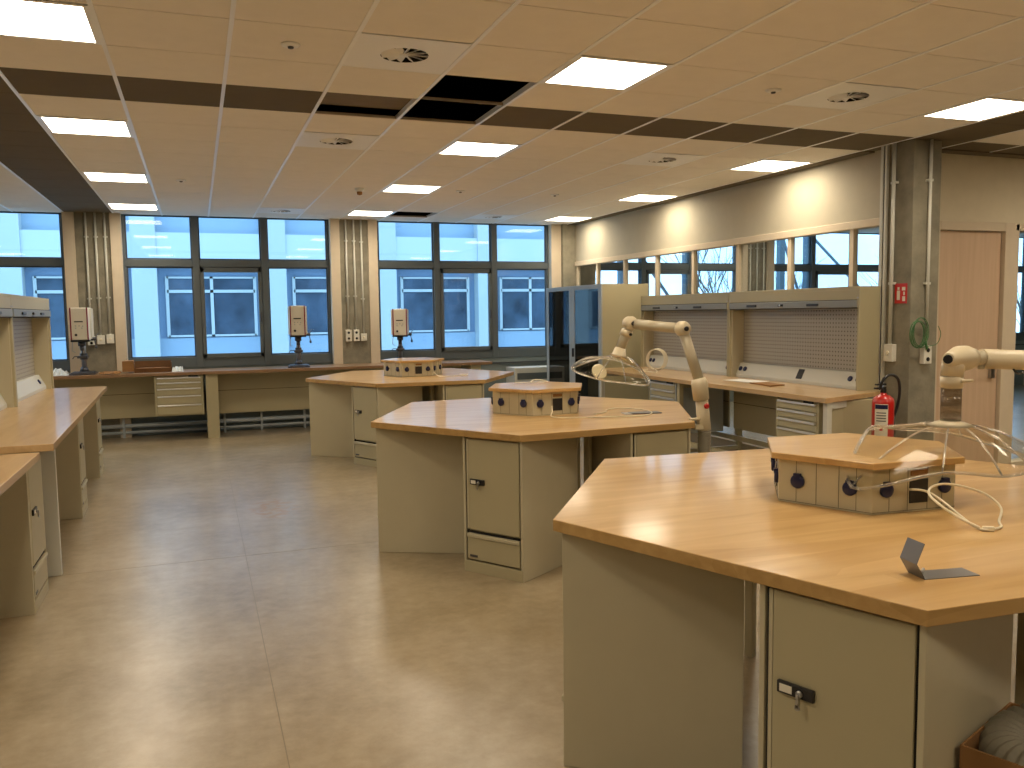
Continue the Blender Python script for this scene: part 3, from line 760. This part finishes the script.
def joint(par, c, nm='joint', r=.05):
    x, y, z_ = c
    j = MB().use('arm_cream').lathe([(0, -.045), (r*.8, -.043), (r, -.02), (r, .02), (r*.8, .043), (0, .045)], (x, y, z_), 18, 'Y').build(nm, None, par)
    MB().use('black_plastic').lathe([(.016, .045), (.016, .056), (.01, .058)], (x+.0, y, z_), 12, 'Y').build('joint_cap', None, j)
joint(e, Lp(P3)); joint(e, Lp(P4))
MB().use('arm_tube').tube([Lp(P4), Lp(P5)], .034, 16).build('end_tube', None, e)
MB().use('arm_cream').tube([Lp((2.785, 5.21, 1.50)), Lp((2.772, 5.22, 1.46))], .041, 16).use('black_plastic').lathe([(.010, .04), (.010, .05)], Lp((2.785, 5.21, 1.47)), 10, 'Y').build('end_collar', None, e)
MB().use('arm_cream').tube([Lp((2.745, 5.24, 1.38)), Lp((2.735, 5.24, 1.33)), Lp((2.73, 5.24, 1.315))], [.036, .05, .065], 18).build('hood_flange', None, e)
hood(e, 2.73-3.13, 5.24-4.80, 1.315, [Lp(p) for p in ((2.336, 5.15, 1.25), (2.457, 5.02, 1.187), (2.643, 4.97, 1.156), (2.86, 5.06, 1.128), (2.99, 5.33, 1.175), (2.90, 5.50, 1.26), (2.70, 5.52, 1.30), (2.52, 5.38, 1.295))])
MB().use('cream_plastic').lathe([(0, 0), (.05, 0), (.055, .008), (.05, .012)], (0, 0, 0), 20, 'Y', Matrix.Translation(Lp((2.515, 5.11, 1.225))) @ Matrix.Rotation(math.radians(-25), 4, 'X')).build('baffle_disc', None, e)
# arm at the near island
e = empty('extraction_arm', (3.56, 2.12, 0), 0, 'jointed cream fume extraction arm with clear hood over the nearest island', 'extraction arm')
OX, OY = 3.56, 2.12
def Ln(p): return (p[0]-OX, p[1]-OY, p[2])
cxh, cyh, czh = 2.575, 2.33, 1.185
MB().use('arm_cream').tube([Ln((cxh, cyh, czh+.012)), Ln((cxh, cyh, czh+.03))], [.082, .036], 24).build('hood_flange', None, e)
MB().use('tube_clear').tube([Ln((cxh, cyh, czh+.03)), Ln((cxh, cyh, 1.335))], .035, 20).build('end_tube', None, e)
MB().use('arm_cream').tube([Ln((cxh, cyh, 1.335)), Ln((cxh, cyh, 1.378))], .039, 20).tube([Ln((cxh+.0, cyh-.04, 1.363)), Ln((cxh+.05, cyh-.045, 1.363))], .006, 8).build('end_collar', None, e)
MB().use('arm_cream').tube([Ln((cxh-.042, cyh-.02, 1.442)), Ln((cxh-.01, cyh-.01, 1.440)), Ln((cxh+.03, cyh, 1.440)), Ln((cxh+.07, cyh+.004, 1.442)), Ln((cxh+.10, cyh+.005, 1.440))], [.022, .034, .047, .046, .038], 20).tube([Ln((cxh, cyh, 1.375)), Ln((cxh+.01, cyh, 1.44))], [.039, .040], 20).build('elbow', None, e)
MB().use('black_plastic').tube([Ln((cxh-.048, cyh-.024, 1.442)), Ln((cxh-.041, cyh-.02, 1.442))], .016, 14).build('joint_cap', None, e)
MB().use('arm_tube').tube([Ln((cxh+.09, cyh, 1.440)), Ln((cxh+.16, cyh, 1.437))], .030, 20).tube([Ln((cxh+.13, cyh-.01, 1.40)), Ln((cxh+.13, cyh-.01, 1.415))], .012, 10).build('neck', None, e)
MB().use('arm_cream').tube([Ln((cxh+.145, cyh, 1.437)), Ln((3.54, 2.13, 1.395))], .037, 20).build('upper_tube', None, e)
MB().use('black_plastic').box(cxh+.235-OX, cxh+.25-OX, cyh-.045-OY, cyh-.03-OY, 1.41, 1.445).tube(bez([Ln((cxh+.24, cyh-.04, 1.42)), Ln((cxh+.27, cyh-.04, 1.385)), Ln((cxh+.33, cyh-.02, 1.38)), Ln((cxh+.37, cyh, 1.41))], 5), .004, 6).build('cable_clip', None, e)
joint(e, Ln((3.55, 2.13, 1.395)))
MB().use('arm_tube').tube([Ln((3.55, 2.13, 1.40)), Ln((3.57, 2.12, 1.05))], .035, 16).build('lower_tube', None, e)
MB().use('arm_cream').tube([Ln((3.57, 2.12, 1.08)), Ln((3.57, 2.12, .82))], .044, 16).box(-.12, .02, -.03, .03, T-.07, T-.045).build('mount_column', None, e)
MB().use('duct_grey').tube([Ln((3.57, 2.12, .05+.012*k)) for k in range(66)], [.042+.003*(k % 2) for k in range(66)], 14).build('duct_hose', None, e)
def pol(a, d, z_): a = math.radians(a); return (cxh-OX+d*math.cos(a), cyh-OY+d*math.sin(a), z_)
hood(e, cxh-OX, cyh-OY, czh+.012, [pol(180, .45, 1.005), pol(218, .27, 1.065), pol(262, .25, 1.055), pol(300, .27, 1.055), pol(345, .46, 1.01), pol(35, .31, 1.12), pol(85, .26, 1.15), pol(135, .28, 1.165)])

# ------------------------------------------------------------------ bench along the window wall
e = empty('window_bench', (-1.9, 11.95, 0), 0, 'long brown worktop running along the window wall', 'workbench')
MB().use('bench_back_wood').box(-.8, 6.02, 0, .66, T-.042, T).build('worktop', None, e, bevel=.003)
for x in (-.5, 1.98, 5.7): MB().use('metal_cab').box(x, x+.155, .06, .10, 0, T-.043).box(x, x+.02, .10, .6, 0, T-.043).box(x+.135, x+.155, .1, .6, 0, T-.043).build('leg', None, e, bevel=.003)
for a, b in ((-.4, 1.96), (2.14, 5.68)):
    p = MB().use('metal_cab').box(a, b, .50, .515, .28, T-.06).use('black_gap').box(a, b, .497, .50, .60, .605).build('modesty_panel', None, e)
pp = MB().use('metal_cab_cool').tube([(-.4, .60, .16), (5.9, .60, .16)], .028, 8).tube([(-.4, .6, .07), (5.9, .6, .07)], .02, 8)
for x in (-.1, .9, 2.2, 2.7, 3.3, 4.4, 5.2): pp.box(x, x+.03, .57, .60, .0, .26)
pp.build('heating_pipe', None, e)
drawer_unit('drawer_unit', (-.555, 11.99, 0), 0, .60, .55, .33, T-.05, [1, 1.2, 1.5, 1.8, 2], 'beige drawer unit with five pull lips hanging under the window bench')

# spare radiator cover on right of bench
e = empty('low_white_cabinet', (4.55, 12.15, 0), 0, 'low pale radiator cover below the window, left of the glass cupboard', 'radiator')
MB().use('metal_pale').box(0, .78, 0, .4, 0, .78).build('cover', None, e, bevel=.005)
MB().use('frame_grey').box(.04, .74, -.004, .0, .60, .70).build('grille', None, e)

# drill presses
def drill(x, y, rz, label, first=[None]):
    if first[0] is None:
        d = empty('drill_press'); first[0] = d
        MB().use('steel_dark').box(-.15, .15, -.20, .16, 0, .022).box(-.13, .13, -.18, .14, .022, .034).build('base_plate', None, d, bevel=.006)
        MB().use('steel').tube([(0, .08, .03), (0, .08, .62)], .030, 14).build('column', None, d)
        MB().use('steel_dark').tube([(0, .08, .03), (0, .08, .09)], [.06, .036], 14).build('column_foot', None, d)
        t_ = MB().use('steel_dark').box(-.06, .06, -.08, .05, .21, .24).tube([(0, .08, .19), (0, .08, .27)], .045, 12).tube([(-.05, .08, .23), (-.11, .08, .23), (-.13, .06, .20)], .007, 6).build('work_table', None, d, bevel=.003)
        MB().use('drill_white').prism([(-.105, -.22), (.105, -.22), (.115, -.10), (.115, .18), (-.115, .18), (-.115, -.10)], .45, .86).build('head', None, d, bevel=.012)
        for s_ in (-1, 1):
            a, b = sorted((s_*.116, s_*.128)); MB().use('drill_white').box(a, b, -.10, .17, .46, .85).build('side_panel', None, d, bevel=.003)
        for s_ in (-1, 1):
            a, b = sorted((s_*.088, s_*.104)); MB().use('drill_red').box(a, b, -.226, -.219, .45, .86).build('red_stripe', None, d)
        hd = MB().use('black_plastic').box(-.055, .045, -.224, -.218, .675, .69).build('display', None, d)
        MB().use('black_plastic').lathe([(.016, 0), (.016, .012), (.01, .014)], (-.04, -.22, .515), 12, 'Y').build('switch', None, d)
        k = MB().use('steel')
        for xx, zz in ((-.04, .63), (.0, .63), (.04, .625), (-.04, .60), (.03, .60)): k.lathe([(.009, 0), (.009, .004)], (xx, -.22, zz), 8, 'Y')
        k.build('button', None, d)
        MB().use('black_plastic').box(-.11, .11, -.20, .16, .425, .45).build('head_underside', None, d, bevel=.005)
        MB().use('steel_dark').tube([(0, -.06, .43), (0, -.06, .37)], .045, 14).tube([(0, -.06, .37), (0, -.06, .31)], [.028, .022], 12).tube([(0, -.06, .31), (0, -.06, .26)], .007, 8).build('chuck', None, d)
        MB().use('steel_dark').tube([(.11, -.05, .46), (.17, -.05, .46)], .022, 10).tube([(.15, -.05, .46), (.17, -.09, .36)], .006, 6).tube([(.15, -.05, .46), (.19, .03, .53)], .006, 6).tube([(.165, -.085, .37), (.172, -.095, .34)], .014, 8).build('feed_lever', None, d)
        MB().use('steel').tube([(-.10, -.08, .43), (-.11, -.10, .31), (-.07, -.12, .29)], .005, 6).build('chip_guard', None, d)
        tag(d, None, 'drill press', 'bench drill presses on the window bench')
    else: d = copy_tree(first[0])
    return place(d, (x, y, T), rz, label)
drill(-1.40, 12.22, 0, 'white and dark red bench drill press at the left end of the window bench')
drill(1.33, 12.25, -.1, 'bench drill press standing before the window left of the three-conduit pillar')
d3_ = drill(2.80, 12.28, -.22, 'bench drill press turned slightly, behind the far power box'); d3_.scale = (1, 1, .93)
# cardboard, film and paper on the bench
e = empty('open_carton', (-.78, 12.22, T), .05, 'open brown cardboard carton on the window bench', 'box')
MB().use('cardboard_dark').box(-.02, .44, .2, .206, 0, .14).box(.434, .44, -.12, .2, 0, .13).box(-.02, .44, -.12, -.114, 0, .06).box(-.02, -.014, -.12, .2, 0, .12).box(-.02, .44, -.12, .2, 0, .005).build('carton', None, e)
MB().use('cardboard').prism([(-.16, -.14), (-.02, -.12), (-.02, .12), (-.14, .1)], .02, .16).build('folded_flap', None, e)
MB().use('cardboard').prism([(.0, -.14), (.42, -.12), (.36, -.03), (.06, -.02)], .055, .062).build('front_flap', None, e)
def crumple(name, loc, sx, sy, sz, matn, label, cat, seed):
    random.seed(seed); m_ = MB().use(matn); nx, ny = 12, 8; g = []
    for i in range(nx):
        r_ = []
        for j in range(ny):
            e1 = min(i, nx-1-i, j, ny-1-j); r_.append(m_.bm.verts.new((sx*(i/(nx-1)-.5)+.006*random.uniform(-1, 1), sy*(j/(ny-1)-.5)+.006*random.uniform(-1, 1), .003+(sz*random.random() if e1 > 0 else 0))))
        g.append(r_)
    for i in range(nx-1):
        for j in range(ny-1): m_._f([g[i][j], g[i+1][j], g[i+1][j+1], g[i][j+1]])
    o_ = m_.build(name, None, None, solid=.002); o_.location = loc; return tag(o_, label, cat)
crumple('plastic_film', (-1.715, 12.10, T+.002), .30, .22, .10, 'film', 'crumpled clear plastic film beside the left drill press', 'plastic film', 5)
crumple('plastic_film', (-.26, 12.08, T+.002), .14, .12, .07, 'film', 'small crumple of white film at the right of the open carton', 'plastic film', 6)
crumple('brown_paper', (-1.08, 12.10, T+.002), .26, .16, .035, 'cardboard', 'crumpled brown packing paper between drill press and carton', 'paper', 7)

# ------------------------------------------------------------------ hutches with roller shutters
def hutch(name, loc, rz, W, D, Hh, label, group, sockets=((.05, .09), (.90, .95)), plate=None, strip=(.0, 1.0)):
    h = empty(name, loc, rz, label, 'tool cabinet', group)
    b = MB().use('metal_cab').box(0, .022, 0, D, 0, Hh).box(W-.022, W, 0, D, 0, Hh).box(.022, W-.022, 0, D, Hh-.03, Hh).box(.022, W-.022, 0, .02, Hh-.12, Hh-.03)
    b.build('body', None, h, bevel=.002); PD = .175
    MB().use('metal_cab').box(.022, W-.022, D-.02, D, 0, Hh-.03).build('back_sheet', None, h)
    MB().use('metal_cab_light').box(.022, .045, .02, PD, 0, Hh-.12).build('inner_post', None, h); MB().use('metal_cab_light').box(W-.045, W-.022, .02, PD, 0, Hh-.12).build('inner_post', None, h)
    MB().use('pegboard').box(.045, W-.045, PD-.012, PD, .14, Hh-.12).build('perforated_panel', None, h)
    s_ = MB().use('shutter_grey').box(.024, W-.024, -.012, .015, Hh-.185, Hh-.122).build('roller_shutter', None, h, bevel=.004)
    MB().use('black_gap').box(.024, W-.024, -.004, .0, Hh-.122, Hh-.116).box(.024, W-.024, -.004, .016, Hh-.193, Hh-.186).build('shutter_gap', None, s_)
    for q, l_ in ((.22, .16), (.46, .07), (.70, .16)):
        MB().use('black_plastic').box(q*W-l_/2, q*W+l_/2, -.026, -.012, Hh-.168, Hh-.144).build('handle', None, s_, bevel=.006)
    MB().use('steel').lathe([(.009, 0), (.009, .008)], (.46*W, -.026, Hh-.156), 10, 'Y').build('lock', None, s_)
    a, b_ = strip[0]*W+.046, strip[1]*W-.046
    p = MB().use('metal_pale'); 
    prof = [(PD-.11, 0), (PD-.013, 0), (PD-.013, .15), (PD-.05, .15), (PD-.11, .03)]
    for i in range(5):
        pass
    va = [p.bm.verts.new((a, y, z_)) for y, z_ in prof]; vb = [p.bm.verts.new((b_, y, z_)) for y, z_ in prof]
    p._f(va); p._f(vb[::-1])
    for i in range(5): p._f([va[i], va[(i+1) % 5], vb[(i+1) % 5], vb[i]])
    ps = p.build('power_rail', None, h, bevel=.002)
    # sloping front of the rail: from (D-.13,.03) to (D-.07,.15)
    ang = math.atan2(.12, .06)
    for pair in sockets:
        for q in pair:
            M_ = Matrix.Translation((q*W, PD-.08, .09)) @ Matrix.Rotation(-(PI/2-ang), 4, 'X')
            MB().use('blue_plastic').lathe([(.026, 0), (.026, .010), (.02, .013), (0, .013)], (0, 0, 0), 16, 'Y', M_).build('socket', None, ps)
    if plate:
        M_ = Matrix.Translation((plate*W, PD-.08, .09)) @ Matrix.Rotation(-(PI/2-ang), 4, 'X')
        MB().use('black_plastic').box(-.04, .04, -.006, .004, -.05, .05, M_).build('data_plate', None, ps)
    for xb in (.02, W-.02): MB().use('steel').lathe([(.008, 0), (.008, .004)], (xb, -.0, Hh-.10), 8, 'Y').build('bolt', None, h)
    return h
# right benches against the partition
HR = 1.93
hutch('tool_hutch', (5.40, 5.87+HR, T), -PI/2, HR, .33, .915, 'roller-shutter tool cabinet with perforated back, nearest the concrete column', 'roller-shutter tool cabinets on the right bench', plate=.55)
hutch('tool_hutch', (5.40, 5.87+2*HR+.01, T), -PI/2, HR, .33, .915, 'roller-shutter tool cabinet on the right bench beside the glass-door cupboard', 'roller-shutter tool cabinets on the right bench', sockets=((.05, .09), (.93,)))
e = empty('partition_bench', (4.74, 5.50, 0), 0, 'long beech worktop bench along the right partition', 'workbench')
MB().use('beech_pale').prism([(0, 0), (.67, .22), (.90, .31), (.90, 4.25), (0, 4.25)], T-.042, T).build('worktop', None, e, bevel=.003)
for i, y in enumerate((.04, 2.30, 4.16)):
    q = .60 if i == 0 else .80
    MB().use('metal_pale' if i != 1 else 'metal_cab').box(.05, .10, y, y+.05, 0, T-.043).box(q, q+.05, y+(.2 if i == 0 else 0), y+.05+(.2 if i == 0 else 0), 0, T-.043).prism([(.10, y+.005), (q, y+.005+(.2 if i == 0 else 0)), (q, y+.045+(.2 if i == 0 else 0)), (.10, y+.045)], T-.10, T-.043).prism([(.10, y+.005), (q, y+.005+(.2 if i == 0 else 0)), (q, y+.045+(.2 if i == 0 else 0)), (.10, y+.045)], .10, .14).build('leg', None, e, bevel=.002)
MB().use('metal_cab').prism([(.10, .06), (.60, .25), (.60, .26), (.10, .07)], .14, T-.10).build('end_panel', None, e)
for a, b in ((.35, 2.28), (2.37, 4.14)): MB().use('metal_cab').box(.72, .735, a, b, .34, T-.06).use('black_gap').box(.717, .72, a, b, .62, .625).build('modesty_panel', None, e)
MB().use('metal_cab').box(.06, .10, .1, 4.1, .20, .25).build('stretcher', None, e); MB().use('metal_cab').box(.76, .80, .4, 4.1, .2, .25).build('stretcher', None, e)
drawer_unit('drawer_unit', (4.79, 6.19, 0), -PI/2, .55, .6, .30, T-.05, [1, 1, 1.1, 1.6, 2], 'drawer unit with bright pull bars at the near end of the right bench', lip='alu')
drawer_unit('drawer_unit', (4.79, 8.42, 0), -PI/2, .55, .6, .30, T-.05, [1, 1, 1.1, 1.6, 2], 'drawer unit under the right bench, behind the fume arm of the middle island', lip='alu', body='metal_cab_cool')
# cable coil and papers on the right bench
m = MB().use('cream_plastic')
for k in range(4): m.tube([(5.16+.012*k+.09*math.cos(a*PI/10), 8.95-(.06+.004*k)*math.cos(a*PI/10), T+.14+(.12+.003*k)*math.sin(a*PI/10)) for a in range(20)], .005, 6, True)
m.tube(bez([(5.16, 8.95, T+.02), (5.1, 8.8, T+.006), (5.0, 8.7, T+.006), (5.05, 9.1, T+.006), (5.2, 9.2, T+.006)], 6), .005, 6)
tag(m.build('cable_coil'), 'upright coil of cream cable leaning on the far end of the right bench', 'cable')
o = MB().use('paper').box(-.12, .12, -.3, .1, .002, .006).build('paper_sheet', None, None); o.location = (5.18, 7.30, T); o.rotation_euler = (0, 0, .15); tag(o, 'sheet of pale paper on the right bench near the cabinet divider', 'paper')
o = MB().use('cardboard').prism([(-.1, -.18), (.08, -.15), (.1, .15), (-.06, .2)], .002, .012).build('cardboard_scrap', None, None); o.location = (5.12, 6.75, T); tag(o, 'flat scrap of brown board on the right bench before the near tool cabinet', 'cardboard')

# glass-door cupboard in the far right corner
e = empty('glass_door_cupboard', (4.96, 11.86, 0), -PI/2, 'tall cupboard with dark glass double doors in the far right corner', 'cupboard')
W_, D_, Hc = 1.86, .70, 1.99
b = MB().use('metal_cab').box(0, .025, .02, D_, 0, Hc).box(W_-.025, W_, .02, D_, 0, Hc).box(.025, W_-.025, .02, D_, Hc-.03, Hc).box(.025, W_-.025, .02, D_, 0, .08).box(.025, W_-.025, D_-.02, D_, .08, Hc-.03)
b.build('body', None, e, bevel=.002)
for i, z_ in enumerate((.5, .95, 1.4)): MB().use('metal_cab_cool').box(.025, W_-.025, .08, D_-.02, z_, z_+.02).build('shelf', None, e)
for i, (a, b_) in enumerate(((0, W_/2-.003), (W_/2+.003, W_))):
    d = MB().use('metal_cab_cool').box(a, a+.09, 0, .02, .04, Hc).box(b_-.09, b_, 0, .02, .04, Hc).box(a+.09, b_-.09, 0, .02, .04, .12).box(a+.09, b_-.09, 0, .02, Hc-.06, Hc).build('door', None, e, bevel=.003)
    MB().box(a+.09, b_-.09, .006, .011, .12, Hc-.06).build('pane', 'cupboard_glass', d)
    if i == 1: MB().use('black_plastic').box(a+.03, a+.06, -.02, 0, 1.0, 1.12).build('handle', None, d, bevel=.004)

# ------------------------------------------------------------------ benches on the left
g1 = math.radians(1.5)
e = empty('left_bench', (-.81, 5.50, 0), g1, 'beech worktop bench on the left with tool cabinets on top', 'workbench')
MB().use('beech_pale').box(-.92, 0, 0, 4.45, T-.042, T).build('worktop', None, e, bevel=.003)
MB().use('metal_pale').box(-.19, -.05, .45, .49, 0, T-.043).build('leg', None, e, bevel=.002)
MB().use('metal_cab').box(-.86, -.80, .45, .49, 0, T-.043).build('leg', None, e)
MB().use('metal_cab').box(-.86, -.83, .49, 4.2, .1, T-.05).build('modesty_panel', None, e)
def rot_pt(dx, dy): return (-.81+dx*math.cos(g1)-dy*math.sin(g1), 5.50+dx*math.sin(g1)+dy*math.cos(g1))
for dy, lab in ((2.12+.46, 'locker cabinet under the middle of the left bench'), (4.0+.44, 'locker cabinet under the far end of the left bench')):
    p = rot_pt(-.075, dy); put_cab(p[0], p[1], PI/2+g1, lab, 'locker cabinets under the left benches')
e = empty('left_bench', (-.87, 5.42, 0), 0, 'beech worktop bench cut off by the left edge, nearest the viewer', 'workbench')
MB().use('beech_pale').box(-.92, 0, -2.6, 0, T-.076, T-.034).build('worktop', None, e, bevel=.003)
MB().use('metal_pale').box(-.84, -.05, -2.55, -2.5, 0, T-.077).build('leg', None, e, bevel=.002)
MB().use('metal_cab').box(-.86, -.83, -2.5, -.02, .1, T-.085).build('modesty_panel', None, e)
cl_ = put_cab(-.905, 5.66, PI/2, 'locker cabinet under the nearest left bench, black handle toward the aisle', 'locker cabinets under the left benches'); cl_.scale = (1, 1, .955)
HL = 1.93
for i, lab in enumerate(('roller-shutter tool cabinet at the far end of the left bench', 'roller-shutter tool cabinet cut off by the left edge of the photo')):
    y0 = 9.93-HL*(i+1)-.01*i
    hutch('tool_hutch', (-1.425, y0, T), PI/2, HL, .36, .93, lab, 'roller-shutter tool cabinets on the left bench', sockets=((.06,), (.86,)))

# ------------------------------------------------------------------ outside: opposite office building, trees, steel stair
GZ = -4.0
struct(MB().box(-60, 90, YW+1.0, 110, GZ-.2, GZ).build('ground', 'ground_pale_bounce'))
e = empty('office_building', (-11, 24, GZ), 0, 'pale blue office building across the courtyard, seen through the windows', 'building')
bx = lambda x: x+11
Z0 = -GZ
m = MB().use('facade_blue').box(0, 22.6, .35, 8, 0, Z0+10)
m.build('wall', None, e)
m = MB().use('facade_band')
for z0_ in (-4.05, -.55, 2.95, 6.45): m.box(0, 22.6, 0, .36, Z0+z0_, Z0+z0_+.88)
m.build('spandrel_band', None, e)
PIL = [-10.4, -7.3, -4.3, -1.22, 2.05, 5.10, 8.15, 11.1]
for x in PIL: MB().use('facade_white').box(bx(x)-.30, bx(x)+.30, -.06, .4, 0, Z0+10).build('pilaster', None, e)
for a, b in zip(PIL[:-1], PIL[1:]):
    for zf in (-2.4, 1.1, 4.6):
        x0, x1 = bx(a)+.52, bx(b)-.52; L_ = x1-x0
        fr = MB().use('facade_white').box(x0, x1, .26, .35, Z0+zf, Z0+zf+.05).box(x0, x1, .26, .35, Z0+zf+1.55, Z0+zf+1.6).box(x0, x1, .26, .35, Z0+zf+1.17, Z0+zf+1.25)
        for q in (0, .5, 1): fr.box(x0+q*L_-.04, x0+q*L_+.04, .26, .35, Z0+zf, Z0+zf+1.6)
        MB().use('facade_panel').box(bx(a)+.3, bx(b)-.3, .30, .36, Z0+zf-.75, Z0+zf-.03).build('window_panel', None, e)
        w_ = fr.build('window', None, e)
        MB().use('facade_glass').box(x0, x1, .30, .34, Z0+zf, Z0+zf+1.6).build('pane', None, w_)
# fire-stair steel frame outside, right
e = empty('steel_frame', (7.3, 14.2, GZ), 0, 'galvanised steel posts and braces outside the right-hand windows', 'steel frame')
xs = [0.2, 1.6, 3.8, 4.45, 6.6]
for x in xs: MB().use('galv_steel').box(x-.06, x+.06, 0, .12, 0, 8.5).build('post', None, e)
for x0, x1 in ((.2, 1.6), (3.8, 4.45), (4.45, 6.6)):
    MB().use('galv_steel').tube([(x0, .06, 7.2), (x1, .06, 5.4)], .03, 6).tube([(x0, .06, 5.4), (x1, .06, 3.4)], .03, 6).build('brace', None, e)
MB().use('galv_steel').box(.2, 6.6, 0, .12, 3.9, 4.0).box(.2, 6.6, 0, .12, 7.4, 7.6).build('beam', None, e)
def tree(x, y, h, seed, label):
    random.seed(seed); m_ = MB().use('bark')
    def br(p, d, L_, r, dep):
        q = [p]; 
        for i in range(3):
            d = (d+Vector((random.uniform(-.18, .18), random.uniform(-.18, .18), .05))).normalized(); q.append(q[-1]+d*L_/3)
        m_.tube(q, [r, r*.85, r*.7, r*.55], 5, cap=False)
        if dep == 0: return
        for i in range(4 if dep > 1 else 3):
            s_ = random.choice(q[1:]); nd = (d+Vector((random.uniform(-1, 1), random.uniform(-1, 1), random.uniform(-.1, .8)))*.8).normalized()
            br(s_, nd, L_*random.uniform(.55, .75), r*.5, dep-1)
    br(Vector((0, 0, 0)), Vector((0, 0, 1)), h*.5, h*.014, 4)
    o_ = m_.build('bare_tree', None, None); o_.location = (x, y, GZ); return tag(o_, label, 'tree', 'bare winter trees outside')
for i, (x, y, h_, lab) in enumerate(((16.0, 22, 8, 'bare winter tree seen through the far panes of the partition'), (19.5, 27, 9, 'bare winter tree seen through the middle panes of the partition'), (24.0, 24, 8.5, 'bare winter tree outside, behind the steel braces'),
    (29, 28, 8.5, 'bare winter tree seen through the panes nearest the column'), (35, 27, 9, 'bare winter tree seen through the window right of the door'), (41, 29, 9, 'bare winter tree at the far right beyond the door window'))):
    tree(x, y, h_, 20+i, lab)
